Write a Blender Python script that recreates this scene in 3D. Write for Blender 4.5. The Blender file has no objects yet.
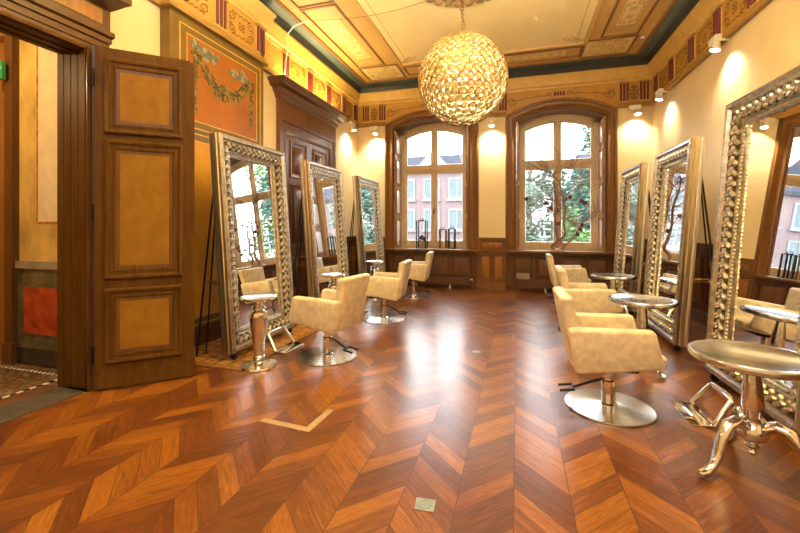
import bpy, bmesh, math, random
from mathutils import Matrix, Vector
PI = math.pi
sc = bpy.context.scene
COL = sc.collection

# ------------------------------------------------------------------ camera
cam_d = bpy.data.cameras.new('camera')
cam = bpy.data.objects.new('camera', cam_d)
COL.objects.link(cam)
FPX = 395.0
YAW = math.atan(117.0 / FPX)
cam.location = (0, 0, 1.35)
cam.rotation_euler = (PI / 2, 0, YAW)
cam_d.sensor_width = 36.0
cam_d.lens = FPX / 800.0 * 36.0
cam_d.shift_y = -(266.5 - 225.0) / 800.0
cam_d.clip_end = 300
cam_d.clip_start = 0.05
sc.camera = cam

# ------------------------------------------------------------------ world, exposure
sc.view_settings.view_transform = 'Standard'
sc.view_settings.look = 'None'
sc.view_settings.exposure = 0.6
sc.view_settings.gamma = 1.0
sc.view_settings.use_curve_mapping = False
WORLD = bpy.data.worlds.new('overcast_sky')
sc.world = WORLD
WORLD.use_nodes = True
_nt = WORLD.node_tree
_nt.nodes.clear()
_o = _nt.nodes.new('ShaderNodeOutputWorld')
_b = _nt.nodes.new('ShaderNodeBackground')
_b.inputs['Color'].default_value = (0.90, 0.95, 1.0, 1)
_b.inputs['Strength'].default_value = 8.0
_nt.links.new(_b.outputs[0], _o.inputs[0])


def add_area(name, loc, rot, sx, sy, power, col, spread=PI, portal=False):
    d = bpy.data.lights.new(name, 'AREA')
    d.shape = 'RECTANGLE'
    d.size, d.size_y = sx, sy
    d.energy = power
    d.color = col
    d.spread = spread
    if portal:
        d.cycles.is_portal = True
    o = bpy.data.objects.new(name, d)
    COL.objects.link(o)
    o.location = loc
    o.rotation_euler = rot
    return o


def add_point(name, loc, power, col, r=0.05):
    d = bpy.data.lights.new(name, 'POINT')
    d.energy = power
    d.color = col
    d.shadow_soft_size = r
    o = bpy.data.objects.new(name, d)
    COL.objects.link(o)
    o.location = loc
    return o


WARM = (1.0, 0.72, 0.36)
# daylight comes from the sky through the two windows (portals only guide the sampling)
add_area('window_portal', (-1.82, 9.0, 2.2), (-PI / 2, 0, 0), 1.5, 2.8, 1, (1, 1, 1), portal=True)
add_area('window_portal', (0.82, 9.0, 2.2), (-PI / 2, 0, 0), 1.5, 2.8, 1, (1, 1, 1), portal=True)
# added soft fill lights without fixtures: behind the camera, and above the view
add_area('rear_fill', (-0.5, -0.6, 4.35), (math.radians(12), 0, 0), 4.0, 2.2, 105, (1.0, 0.90, 0.74))
add_area('ceiling_fill', (-0.5, 2.7, 3.45), (PI, 0, 0), 3.0, 1.2, 330, (1.0, 0.90, 0.71))  # added upward fill that brightens the ceiling, no lamp hangs here
# uplights lying on top of the door pelmet, and lamps of the neighbouring hall
add_area('pelmet_uplight', (-3.36, 6.25, 3.60), (PI, 0, 0), 0.12, 2.0, 34, (1.0, 0.76, 0.34))
add_point('hall_lamp_light', (-4.6, 1.4, 2.9), 45, (1.0, 0.74, 0.40), 0.08)

# ------------------------------------------------------------------ materials
MATS = {}


class NT:
    def __init__(s, m):
        s.m = m
        s.t = m.node_tree
        s.n = s.t.nodes

    def new(s, k, **kw):
        n = s.n.new(k)
        for a, v in kw.items():
            setattr(n, a, v)
        return n

    def link(s, a, b):
        s.t.links.new(a, b)

    def math(s, op, a, b=None, c=None):
        n = s.new('ShaderNodeMath', operation=op)
        for i, v in enumerate((a, b, c)):
            if v is None:
                continue
            if isinstance(v, (int, float)):
                n.inputs[i].default_value = v
            else:
                s.link(v, n.inputs[i])
        return n.outputs[0]

    def noise(s, scale, detail=3, rough=0.5, vec=None, dist=0.0):
        n = s.new('ShaderNodeTexNoise')
        n.inputs['Scale'].default_value = scale
        n.inputs['Detail'].default_value = detail
        n.inputs['Roughness'].default_value = rough
        n.inputs['Distortion'].default_value = dist
        if vec is not None:
            s.link(vec, n.inputs['Vector'])
        return n.outputs['Fac']

    def obj(s, scale=(1, 1, 1), rot=(0, 0, 0)):
        c = s.new('ShaderNodeTexCoord')
        mp = s.new('ShaderNodeMapping')
        mp.inputs['Scale'].default_value = scale
        mp.inputs['Rotation'].default_value = rot
        s.link(c.outputs['Object'], mp.inputs['Vector'])
        return mp.outputs['Vector']

    def ramp(s, fac, stops):
        r = s.new('ShaderNodeValToRGB')
        while len(r.color_ramp.elements) < len(stops):
            r.color_ramp.elements.new(0.5)
        for e, (p, c) in zip(r.color_ramp.elements, stops):
            e.position = p
            e.color = (*c, 1)
        s.link(fac, r.inputs['Fac'])
        return r.outputs['Color']


def base(name):
    m = bpy.data.materials.new(name)
    m.use_nodes = True
    MATS[name] = m
    nt = NT(m)
    p = nt.n['Principled BSDF']
    return m, nt, p


def mul(c, k):
    return tuple(min(1, x * k) for x in c)


def mat(name, col, rough=0.5, metal=0.0, vary=0.18, scale=6.0, stretch=(1, 1, 1), bump=0.0, bscale=40, coat=0.0, spec=0.5):
    """plain painted / cast surface with a soft mottled variation of its own colour"""
    m, nt, p = base(name)
    p.inputs['Roughness'].default_value = rough
    p.inputs['Metallic'].default_value = metal
    p.inputs['Coat Weight'].default_value = coat
    p.inputs['Coat Roughness'].default_value = 0.12
    p.inputs['Specular IOR Level'].default_value = spec
    v = nt.obj(stretch)
    f = nt.noise(scale, 4, 0.6, v)
    nt.link(nt.ramp(f, [(0.25, mul(col, 1 - vary)), (0.75, mul(col, 1 + vary))]), p.inputs['Base Color'])
    if bump:
        b = nt.new('ShaderNodeBump')
        b.inputs['Strength'].default_value = bump
        b.inputs['Distance'].default_value = 0.01
        nt.link(nt.noise(bscale, 3, 0.5, v), b.inputs['Height'])
        nt.link(b.outputs[0], p.inputs['Normal'])
    return m


def wood(name, c0, c1, rough=0.35, stretch=(14, 14, 1.2), coat=0.15, spec=0.35):
    m, nt, p = base(name)
    p.inputs['Roughness'].default_value = rough
    p.inputs['Coat Weight'].default_value = coat
    p.inputs['Coat Roughness'].default_value = 0.2
    p.inputs['Specular IOR Level'].default_value = spec
    v = nt.obj(stretch)
    f = nt.noise(1.6, 6, 0.65, v, 0.6)
    nt.link(nt.ramp(f, [(0.3, c0), (0.7, c1)]), p.inputs['Base Color'])
    return m


wood('wood_brown', (0.083, 0.031, 0.008), (0.145, 0.059, 0.016))
wood('wood_brown_flat', (0.076, 0.030, 0.007), (0.132, 0.056, 0.015), stretch=(1.2, 14, 14))
wood('wood_case', (0.105, 0.043, 0.018), (0.185, 0.080, 0.036))
wood('wood_casing', (0.149, 0.061, 0.014), (0.246, 0.111, 0.027))
wood('wood_panel', (0.250, 0.098, 0.018), (0.390, 0.170, 0.034))
wood('door_brown', (0.071, 0.029, 0.004), (0.122, 0.054, 0.007), rough=0.5, coat=0.0, spec=0.12)
wood('door_gold', (0.216, 0.101, 0.010), (0.281, 0.137, 0.017), rough=0.55, stretch=(5, 5, 3), coat=0.0, spec=0.12)
wood('dark_wood_and_gap', (0.030, 0.014, 0.008), (0.065, 0.028, 0.015))
wood('shutter_wood', (0.200, 0.095, 0.055), (0.300, 0.150, 0.090), rough=0.2, coat=0.8)
wood('shutter_sky_sheen', (0.46, 0.38, 0.34), (0.58, 0.50, 0.46), rough=0.15, coat=1.0)  # sky reflection on the panels put into a paler wood colour
wood('window_paint', (0.520, 0.400, 0.250), (0.640, 0.510, 0.340), rough=0.35)
wood('branch_bark', (0.150, 0.075, 0.045), (0.330, 0.200, 0.130), rough=0.7, stretch=(9, 9, 3), coat=0)
mat('cream_wall', (0.80, 0.66, 0.42), 0.55, vary=0.05, scale=2.5, bump=0.05, bscale=90)
mat('cream_silk', (0.84, 0.72, 0.46), 0.5, vary=0.06, scale=9, stretch=(0.4, 1, 6))
mat('frieze_ochre', (0.50, 0.265, 0.045), 0.45, vary=0.16, scale=5)
mat('frieze_gold', (0.62, 0.38, 0.085), 0.4, vary=0.12, scale=7)
mat('frieze_tan', (0.36, 0.21, 0.05), 0.45, vary=0.15, scale=7)
mat('scroll_brown', (0.13, 0.055, 0.014), 0.5)
mat('oxblood', (0.128, 0.013, 0.015), 0.35, vary=0.25)
mat('cove_green', (0.055, 0.085, 0.068), 0.4, vary=0.12, scale=3)
mat('cove_dark', (0.022, 0.026, 0.022), 0.45, vary=0.1, scale=3)
mat('ceiling_cream', (0.88, 0.70, 0.32), 0.5, vary=0.06, scale=1.3)
mat('ceiling_tan', (0.56, 0.34, 0.095), 0.45, vary=0.1, scale=3)
mat('ceiling_pale', (0.78, 0.61, 0.26), 0.45, vary=0.12, scale=14)
mat('ceiling_brown', (0.22, 0.10, 0.03), 0.45)
mat('ceiling_scroll', (0.52, 0.33, 0.09), 0.45)
mat('panel_orange', (0.370, 0.125, 0.015), 0.4, vary=0.2, scale=2.2)
mat('panel_olive', (0.19, 0.115, 0.025), 0.4, vary=0.2)
mat('hall_and_lit_panel', (0.66, 0.34, 0.04), 0.45, vary=0.16, scale=2.5)
mat('gold_line', (0.70, 0.48, 0.12), 0.35)
mat('garland_green', (0.105, 0.091, 0.025), 0.6, vary=0.35, scale=20)
mat('garland_gold', (0.288, 0.176, 0.040), 0.6, vary=0.3, scale=20)
mat('garland_dark', (0.06, 0.045, 0.015), 0.6)
mat('ribbon_pale', (0.294, 0.301, 0.238), 0.6)
mat('ribbon_blue', (0.128, 0.165, 0.150), 0.6, vary=0.3, scale=20)
mat('marble_yellow', (0.60, 0.40, 0.12), 0.14, vary=0.3, scale=5, stretch=(1, 1, 0.6))
mat('marble_cream', (0.72, 0.60, 0.38), 0.12, vary=0.12, scale=6)
mat('marble_green', (0.11, 0.10, 0.045), 0.14, vary=0.55, scale=7)
mat('marble_red', (0.38, 0.055, 0.018), 0.14, vary=0.45, scale=9)
mat('marble_line', (0.42, 0.17, 0.05), 0.14, vary=0.6, scale=14)
mat('marble_grey', (0.30, 0.26, 0.19), 0.2, vary=0.2)
mat('marble_black', (0.03, 0.026, 0.02), 0.2, vary=0.3)
mat('stone_slab', (0.075, 0.065, 0.055), 0.45, vary=0.5, scale=14)
mat('leather', (0.64, 0.54, 0.37), 0.42, vary=0.24, scale=14, bump=0.12, bscale=160)
mat('chrome', (0.82, 0.82, 0.82), 0.07, 1.0, vary=0.02)
mat('steel', (0.66, 0.65, 0.63), 0.22, 1.0, vary=0.10, scale=3, stretch=(1, 9, 1))
mat('polished_top', (0.74, 0.79, 0.85), 0.20, 1.0, vary=0.10, scale=9, bump=0.05, bscale=14)
mat('nickel', (0.80, 0.79, 0.77), 0.13, 1.0, vary=0.08, bump=0.06, bscale=30)
mat('silver_leaf', (0.46, 0.41, 0.33), 0.30, 1.0, vary=0.45, scale=22, bump=0.25, bscale=70)
mat('silver_side', (0.66, 0.60, 0.48), 0.32, 1.0, vary=0.22, scale=5, stretch=(6, 6, 0.6))
mat('silver_carved', (0.58, 0.53, 0.43), 0.30, 1.0, vary=0.45, scale=30)
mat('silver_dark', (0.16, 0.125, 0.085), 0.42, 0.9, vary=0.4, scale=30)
mat('mirror', (0.93, 0.94, 0.93), 0.0, 1.0, vary=0.0)
mat('black_metal', (0.02, 0.019, 0.018), 0.35, 0.6)
mat('rubber', (0.015, 0.015, 0.015), 0.6)
mat('brass', (0.60, 0.40, 0.14), 0.25, 1.0, vary=0.15)
mat('curl_wire', (0.34, 0.23, 0.085), 0.35, 0.6)
mat('rose_bronze', (0.33, 0.20, 0.07), 0.5, 0.2, vary=0.4, scale=12)
mat('bronze', (0.22, 0.12, 0.05), 0.4, 0.8, vary=0.3, scale=20)
mat('white_plastic', (0.80, 0.77, 0.70), 0.4, vary=0.03)
mat('radiator_brown', (0.115, 0.045, 0.026), 0.4, vary=0.08)
mat('grey_card', (0.30, 0.25, 0.20), 0.5, vary=0.15, scale=20)
mat('cover_grey', (0.24, 0.28, 0.29), 0.4, 0.3, vary=0.15, scale=20)
mat('tape_tan', (0.36, 0.25, 0.14), 0.55, vary=0.15, scale=15)
mat('exit_green', (0.02, 0.30, 0.12), 0.35, vary=0.03)
mat('exit_white', (0.88, 0.9, 0.86), 0.4, vary=0.02)
mat('petal_red', (0.13, 0.012, 0.018), 0.55, vary=0.3, scale=30)
mat('facade_pink', (0.168, 0.125, 0.128), 0.9, vary=0.06, scale=1, spec=0.1)
mat('facade_white', (0.190, 0.190, 0.194), 0.9, vary=0.03, spec=0.1)
mat('facade_glass', (0.053, 0.088, 0.098), 0.1, vary=0.2, scale=1)
mat('roof_slate', (0.045, 0.048, 0.060), 0.9, vary=0.08, scale=1, spec=0.0)
mat('ground_grey', (0.059, 0.059, 0.059), 0.8, vary=0.1)
mat('leaf_green', (0.10, 0.20, 0.055), 0.5, vary=0.5, scale=3)
mat('leaf_dark', (0.045, 0.125, 0.095), 0.5, vary=0.5, scale=3)
mat('leaf_pale', (0.17, 0.24, 0.20), 0.5, vary=0.35, scale=3)
mat('twig', (0.08, 0.07, 0.065), 0.8)


def special():
    # glowing bulbs
    for nm, c, s in (('bulb_glow', (1.0, 0.82, 0.5), 16.0), ('spot_glow', (1.0, 0.9, 0.68), 12.0)):
        m, nt, p = base(nm)
        p.inputs['Base Color'].default_value = (1, 1, 1, 1)
        p.inputs['Emission Color'].default_value = (*c, 1)
        p.inputs['Emission Strength'].default_value = s
    # clear pane
    m, nt, p = base('window_glass')
    out = nt.n['Material Output']
    tr = nt.new('ShaderNodeBsdfTransparent')
    tr.inputs[0].default_value = (0.97, 0.985, 0.98, 1)
    gl = nt.new('ShaderNodeBsdfGlossy')
    gl.inputs['Roughness'].default_value = 0.02
    mx = nt.new('ShaderNodeMixShader')
    mx.inputs[0].default_value = 0.06
    nt.link(tr.outputs[0], mx.inputs[1])
    nt.link(gl.outputs[0], mx.inputs[2])
    nt.link(mx.outputs[0], out.inputs['Surface'])
    # curled beads of the ball lamp: translucent champagne
    m, nt, p = base('lamp_curl')
    p.inputs['Base Color'].default_value = (0.88, 0.79, 0.52, 1)
    p.inputs['Roughness'].default_value = 0.22
    p.inputs['Metallic'].default_value = 0.15
    tl = nt.new('ShaderNodeBsdfTranslucent')
    tl.inputs[0].default_value = (0.90, 0.82, 0.56, 1)
    mx = nt.new('ShaderNodeMixShader')
    mx.inputs[0].default_value = 0.45
    nt.link(p.outputs[0], mx.inputs[1])
    nt.link(tl.outputs[0], mx.inputs[2])
    nt.link(mx.outputs[0], nt.n['Material Output'].inputs['Surface'])
    m, nt, p = base('lettering_film')
    p.inputs['Base Color'].default_value = (0.9, 0.9, 0.9, 1)
    tl = nt.new('ShaderNodeBsdfTranslucent')
    tl.inputs[0].default_value = (0.9, 0.92, 0.93, 1)
    mx = nt.new('ShaderNodeMixShader')
    mx.inputs[0].default_value = 0.6
    nt.link(p.outputs[0], mx.inputs[1])
    nt.link(tl.outputs[0], mx.inputs[2])
    nt.link(mx.outputs[0], nt.n['Material Output'].inputs['Surface'])
    # chevron parquet
    m, nt, p = base('chevron_parquet')
    tc = nt.new('ShaderNodeTexCoord')
    sp = nt.new('ShaderNodeSeparateXYZ')
    nt.link(tc.outputs['Object'], sp.inputs[0])
    X, Y = sp.outputs[0], sp.outputs[1]
    w, ph = 0.268, 0.140
    U = nt.math('DIVIDE', nt.math('ADD', X, 0.551 + w * 40), w)
    i = nt.math('FLOOR', U)
    fu = nt.math('FRACT', U)
    sgn = nt.math('SUBTRACT', 1.0, nt.math('MULTIPLY', nt.math('MODULO', i, 2.0), 2.0))
    off = nt.math('MULTIPLY', nt.math('MULTIPLY', nt.math('SUBTRACT', fu, 0.5), w), sgn)
    V = nt.math('DIVIDE', nt.math('ADD', nt.math('ADD', Y, 20.0), off), ph)
    j = nt.math('FLOOR', V)
    fv = nt.math('FRACT', V)
    cx = nt.new('ShaderNodeCombineXYZ')
    nt.link(i, cx.inputs[0])
    nt.link(j, cx.inputs[1])
    wn = nt.new('ShaderNodeTexWhiteNoise', noise_dimensions='2D')
    nt.link(cx.outputs[0], wn.inputs['Vector'])
    rnd = wn.outputs['Value']
    # grain runs along each plank
    along = nt.math('SUBTRACT', X, nt.math('MULTIPLY', Y, sgn))
    gv = nt.new('ShaderNodeCombineXYZ')
    nt.link(nt.math('MULTIPLY', along, 2.2), gv.inputs[0])
    nt.link(nt.math('MULTIPLY', V, 3.2), gv.inputs[1])
    nt.link(nt.math('MULTIPLY', rnd, 37.0), gv.inputs[2])
    g = nt.noise(2.0, 6, 0.7, gv.outputs[0], 0.8)
    g2 = nt.noise(0.8, 2, 0.5, tc.outputs['Object'])
    t = nt.math('ADD', nt.math('ADD', nt.math('MULTIPLY', rnd, 0.31), nt.math('MULTIPLY', g, 0.74)), nt.math('MULTIPLY', g2, 0.25))
    colr = nt.ramp(t, [(0.42, (0.060, 0.014, 0.005)), (0.64, (0.150, 0.043, 0.007)), (0.86, (0.30, 0.108, 0.012)), (1.0, (0.52, 0.240, 0.025))])
    e1 = nt.math('MINIMUM', nt.math('MULTIPLY', fv, ph), nt.math('MULTIPLY', nt.math('SUBTRACT', 1.0, fv), ph))
    e2 = nt.math('MINIMUM', nt.math('MULTIPLY', fu, w), nt.math('MULTIPLY', nt.math('SUBTRACT', 1.0, fu), w))
    gap = nt.math('LESS_THAN', nt.math('MINIMUM', e1, e2), 0.0028)
    mixc = nt.new('ShaderNodeMixRGB')
    nt.link(nt.math('MULTIPLY', gap, 0.85), mixc.inputs[0])
    nt.link(colr, mixc.inputs[1])
    mixc.inputs[2].default_value = (0.045, 0.015, 0.006, 1)
    nt.link(mixc.outputs[0], p.inputs['Base Color'])
    rr = nt.math('ADD', 0.26, nt.math('MULTIPLY', nt.noise(3.0, 4, 0.6, tc.outputs['Object']), 0.16))
    nt.link(rr, p.inputs['Roughness'])
    p.inputs['Coat Weight'].default_value = 0.40
    p.inputs['Coat Roughness'].default_value = 0.22
    bp = nt.new('ShaderNodeBump')
    bp.inputs['Strength'].default_value = 0.05
    bp.inputs['Distance'].default_value = 0.004
    nt.link(nt.math('ADD', nt.math('MULTIPLY', g, 0.5), nt.math('MULTIPLY', rnd, 0.6)), bp.inputs['Height'])
    nt.link(bp.outputs[0], p.inputs['Normal'])
    # ornamental tiles and the mosaic of the hall
    for nm, sc_, cols in (('ornament_tile', 6.2, [(0.0, (0.045, 0.022, 0.012)), (0.38, (0.16, 0.07, 0.02)), (0.55, (0.62, 0.36, 0.08)), (0.8, (0.30, 0.13, 0.035))]),
                          ('hall_mosaic', 22.0, [(0.0, (0.05, 0.03, 0.02)), (0.35, (0.22, 0.06, 0.02)), (0.6, (0.42, 0.27, 0.10)), (0.85, (0.13, 0.10, 0.05))])):
        m, nt, p = base(nm)
        p.inputs['Roughness'].default_value = 0.3
        v = nt.obj()
        ck = nt.new('ShaderNodeTexVoronoi', feature='F1', distance='CHEBYCHEV')
        ck.inputs['Scale'].default_value = sc_
        ck.inputs['Randomness'].default_value = 0.0 if nm == 'ornament_tile' else 0.8
        nt.link(v, ck.inputs['Vector'])
        f = nt.math('ADD', nt.math('MULTIPLY', ck.outputs['Distance'], 1.0), nt.math('MULTIPLY', nt.noise(sc_ * 2.2, 2, 0.5, v), 0.45))
        nt.link(nt.ramp(nt.math('FRACT', nt.math('MULTIPLY', f, 1.4)), cols), p.inputs['Base Color'])


special()


# ------------------------------------------------------------------ mesh helpers
class MB:
    def __init__(s, M=None):
        s.v, s.f, s.mi = [], [], []
        s.M = M or Matrix()
        s.k = 0

    def add(s, vs, fs):
        n = len(s.v)
        M = s.M
        s.v += [tuple(M @ Vector(p)) for p in vs]
        flip = M.determinant() < 0
        for f in fs:
            f = tuple(n + i for i in f)
            s.f.append(f[::-1] if flip else f)
            s.mi.append(s.k)

    def box(s, x0, x1, y0, y1, z0, z1):
        x0, x1 = min(x0, x1), max(x0, x1)
        y0, y1 = min(y0, y1), max(y0, y1)
        z0, z1 = min(z0, z1), max(z0, z1)
        s.add([(x0, y0, z0), (x1, y0, z0), (x1, y1, z0), (x0, y1, z0), (x0, y0, z1), (x1, y0, z1), (x1, y1, z1), (x0, y1, z1)],
              [(0, 3, 2, 1), (4, 5, 6, 7), (0, 1, 5, 4), (1, 2, 6, 5), (2, 3, 7, 6), (3, 0, 4, 7)])

    def lathe(s, prof, n=24, c=(0, 0, 0), scal=None):
        vs, fs = [], []
        for r, z in prof:
            for i in range(n):
                a = 2 * PI * i / n
                k = 1.0 if scal is None else scal(a, r, z)
                vs.append((c[0] + r * k * math.cos(a), c[1] + r * k * math.sin(a), c[2] + z))
        m = len(prof)
        for j in range(m - 1):
            for i in range(n):
                i2 = (i + 1) % n
                fs.append((j * n + i, j * n + i2, (j + 1) * n + i2, (j + 1) * n + i))
        if prof[0][0] > 1e-5:
            fs.append(tuple(range(n))[::-1])
        if prof[-1][0] > 1e-5:
            fs.append(tuple((m - 1) * n + i for i in range(n)))
        s.add(vs, fs)

    def tube(s, path, r, n=8, closed=False, flat=1.0):
        P = [Vector(p) for p in path]
        rs = r if isinstance(r, (list, tuple)) else [r] * len(P)
        vs, fs = [], []
        L = len(P)
        u = None
        for i, p in enumerate(P):
            a = P[(i - 1) % L] if (closed or i > 0) else p
            b = P[(i + 1) % L] if (closed or i < L - 1) else p
            t = (b - a)
            if t.length < 1e-9:
                t = Vector((0, 0, 1))
            t.normalize()
            if u is None:
                h = Vector((0, 0, 1)) if abs(t.z) < 0.9 else Vector((1, 0, 0))
                u = t.cross(h).normalized()
            else:
                u = (u - t * u.dot(t))
                if u.length < 1e-6:
                    u = t.cross(Vector((0.3, 0.5, 0.8)))
                u.normalize()
            w = t.cross(u)
            for k in range(n):
                an = 2 * PI * k / n
                vs.append(tuple(p + (u * math.cos(an) + w * math.sin(an) * flat) * rs[i]))
        for i in range(L if closed else L - 1):
            i2 = (i + 1) % L
            for k in range(n):
                k2 = (k + 1) % n
                fs.append((i * n + k, i * n + k2, i2 * n + k2, i2 * n + k))
        if not closed:
            fs.append(tuple(range(n))[::-1])
            fs.append(tuple((L - 1) * n + k for k in range(n)))
        s.add(vs, fs)

    def ball(s, c, r, n=8, m=5, rot=None):
        rx, ry, rz = r if isinstance(r, (tuple, list)) else (r, r, r)
        vs, fs = [], []
        for j in range(1, m):
            th = PI * j / m
            for i in range(n):
                a = 2 * PI * i / n
                vs.append(Vector((rx * math.sin(th) * math.cos(a), ry * math.sin(th) * math.sin(a), rz * math.cos(th))))
        vs += [Vector((0, 0, rz)), Vector((0, 0, -rz))]
        if rot is not None:
            vs = [rot @ q for q in vs]
        vs = [tuple(q + Vector(c)) for q in vs]
        T, B = len(vs) - 2, len(vs) - 1
        for j in range(m - 2):
            for i in range(n):
                i2 = (i + 1) % n
                fs.append((j * n + i, (j + 1) * n + i, (j + 1) * n + i2, j * n + i2))
        for i in range(n):
            i2 = (i + 1) % n
            fs.append((T, i, i2))
            fs.append((B, (m - 2) * n + i2, (m - 2) * n + i))
        s.add(vs, fs)

    def sweep(s, prof, path, nrm, closed=False, cap=True):
        """profile (u = sideways t x n, v = along n) carried along a planar path with mitred corners"""
        P = [Vector(p) for p in path]
        N = Vector(nrm)
        L = len(P)
        vs, fs = [], []
        m = len(prof)
        for i in range(L):
            d = []
            if closed or i > 0:
                d.append((P[i] - P[i - 1]).normalized().cross(N))
            if closed or i < L - 1:
                d.append((P[(i + 1) % L] - P[i]).normalized().cross(N))
            mit = d[0] if len(d) == 1 else (d[0] + d[1]) / max(0.2, 1 + d[0].dot(d[1]))
            for u, v in prof:
                vs.append(tuple(P[i] + mit * u + N * v))
        for i in range(L if closed else L - 1):
            i2 = (i + 1) % L
            for k in range(m):
                k2 = (k + 1) % m
                fs.append((i * m + k, i * m + k2, i2 * m + k2, i2 * m + k))
        if not closed and cap:
            fs.append(tuple(range(m))[::-1])
            fs.append(tuple((L - 1) * m + k for k in range(m)))
        s.add(vs, fs)

    def slab(s, poly, t0, t1, bev=0.0, seg=3, ax='y'):
        """polygon (x,z) extruded along y from t0 to t1 with rounded edges"""
        bm = bmesh.new()
        a = [bm.verts.new((p[0], t0, p[1])) for p in poly]
        b = [bm.verts.new((p[0], t1, p[1])) for p in poly]
        n = len(poly)
        bm.faces.new(a)
        bm.faces.new(b[::-1])
        for i in range(n):
            j = (i + 1) % n
            bm.faces.new((a[j], a[i], b[i], b[j]))
        bmesh.ops.recalc_face_normals(bm, faces=bm.faces)
        if bev:
            bmesh.ops.bevel(bm, geom=list(bm.edges), offset=bev, segments=seg, profile=0.5, affect='EDGES', clamp_overlap=True)
        bm.verts.index_update()
        vs = [tuple(v.co) for v in bm.verts]
        fs = [tuple(v.index for v in f.verts) for f in bm.faces]
        bm.free()
        s.add(vs, fs)

    def rbox(s, x0, x1, y0, y1, z0, z1, bev, seg=3):
        s.slab([(x0, z0), (x1, z0), (x1, z1), (x0, z1)], y0, y1, bev, seg)

    def ribbon(s, pts, hw, c=0.003):
        """flat painted stroke in the local a-b plane, lying c above it"""
        vs, fs = [], []
        L = len(pts)
        for i, (a, b) in enumerate(pts):
            p, q = pts[max(0, i - 1)], pts[min(L - 1, i + 1)]
            dx, dy = q[0] - p[0], q[1] - p[1]
            l = math.hypot(dx, dy) or 1
            w = hw[i] if isinstance(hw, list) else hw
            vs += [(a - dy / l * w, b + dx / l * w, c), (a + dy / l * w, b - dx / l * w, c)]
        for i in range(L - 1):
            fs.append((2 * i, 2 * i + 1, 2 * i + 3, 2 * i + 2))
        s.add(vs, fs)

    def disc(s, a, b, r, c=0.003, n=8, ry=None, ang=0):
        ry = ry or r
        vs = []
        for k in range(n):
            t = 2 * PI * k / n
            x, y = r * math.cos(t), ry * math.sin(t)
            vs.append((a + x * math.cos(ang) - y * math.sin(ang), b + x * math.sin(ang) + y * math.cos(ang), c))
        s.add(vs, [tuple(range(n))])

    def build(s, name, mats, parent=None, angle=40):
        me = bpy.data.meshes.new(name)
        me.from_pydata(s.v, [], s.f)
        for m in ([mats] if isinstance(mats, str) else mats):
            me.materials.append(MATS[m])
        me.polygons.foreach_set('material_index', s.mi)
        me.polygons.foreach_set('use_smooth', [True] * len(s.f))
        me.update()
        me.set_sharp_from_angle(angle=math.radians(angle))
        o = bpy.data.objects.new(name, me)
        COL.objects.link(o)
        if parent:
            o.parent = parent
        return o


def MLEFT(x):      # a along +Y, b up, c into the room from the left wall
    return Matrix(((0, 0, 1, x), (1, 0, 0, 0), (0, 1, 0, 0), (0, 0, 0, 1)))


def MRIGHT(x):
    return Matrix(((0, 0, -1, x), (1, 0, 0, 0), (0, 1, 0, 0), (0, 0, 0, 1)))


def MBACK(y):      # a along +X, b up, c towards the camera
    return Matrix(((1, 0, 0, 0), (0, 0, -1, y), (0, 1, 0, 0), (0, 0, 0, 1)))


def MCEIL(z):      # a along X, b along Y, c down
    return Matrix(((1, 0, 0, 0), (0, 1, 0, 0), (0, 0, -1, z), (0, 0, 0, 1)))


def tag(o, label, cat, group=None, kind=None):
    o['label'] = label
    o['category'] = cat
    if group:
        o['group'] = group
    if kind:
        o['kind'] = kind
    return o


def thing(name, label, cat, loc=(0, 0, 0), rz=0.0, group=None, kind=None):
    o = bpy.data.objects.new(name, None)
    o.empty_display_size = 0.1
    COL.objects.link(o)
    o.location = loc
    o.rotation_euler = (0, 0, rz)
    return tag(o, label, cat, group, kind)


def copy_tree(o, parent=None):
    c = o.copy()
    COL.objects.link(c)
    if parent:
        c.parent = parent
    for ch in list(o.children):
        copy_tree(ch, c)
    return c


def dup(o, loc, rz, label):
    c = copy_tree(o)
    c.location = loc
    c.rotation_euler = (0, 0, rz)
    c['label'] = label
    return c


def rectpath(a0, a1, b0, b1, c=0.0):
    return [(a0, b0, c), (a1, b0, c), (a1, b1, c), (a0, b1, c)]   # with n=+c sideways (t x n) points outwards


def spiral(cx, cy, r0, r1, t0, turns, n=14):
    out = []
    for i in range(n + 1):
        f = i / n
        a = t0 + turns * 2 * PI * f
        r = r0 + (r1 - r0) * f
        out.append((cx + r * math.cos(a), cy + r * math.sin(a)))
    return out


def arabesque(mb, cx, cy, w, h, hw=0.007, c=0.003, vertical=False):
    """painted scrollwork: four curls, bracket lines and a centre flower in a w x h field"""
    def put(pts):
        if vertical:
            pts = [(cx + (y - cy), cy + (x - cx)) for x, y in pts]
        mb.ribbon(pts, hw, c)
    if vertical:
        w, h = h, w
    r = h * 0.22
    for sx in (-1, 1):
        for sy in (-1, 1):
            ox, oy = cx + sx * (w / 2 - r), cy + sy * (h / 2 - r)
            sp = spiral(0, 0, r, r * 0.25, -PI / 2, 1.35)
            put([(ox - sx * p[0], oy - sy * p[1]) for p in sp])
            put([(ox + sx * r * 0.1, cy + sy * h * 0.06), (ox + sx * r * 0.75, cy + sy * h * 0.12), (ox + sx * r * 0.4, cy + sy * h * 0.22)])
            wv = [(cx + sx * (w / 2 - r) * (1 - f), cy + sy * (h / 2 - 0.02 * h - h * 0.08 * (1 - math.cos(4 * PI * f)) / 2)) for f in [k / 10 for k in range(11)]]
            put(wv)
    nfl = max(1, int(w / h * 0.9))
    for k in range(nfl):
        fx = cx + (k - (nfl - 1) / 2) * h * 0.9
        for q in range(4):
            a = q * PI / 2 + PI / 4
            put(spiral(fx + math.cos(a) * h * 0.14, cy + math.sin(a) * h * 0.14, h * 0.11, h * 0.03, a + PI, 0.9, 9))


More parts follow.
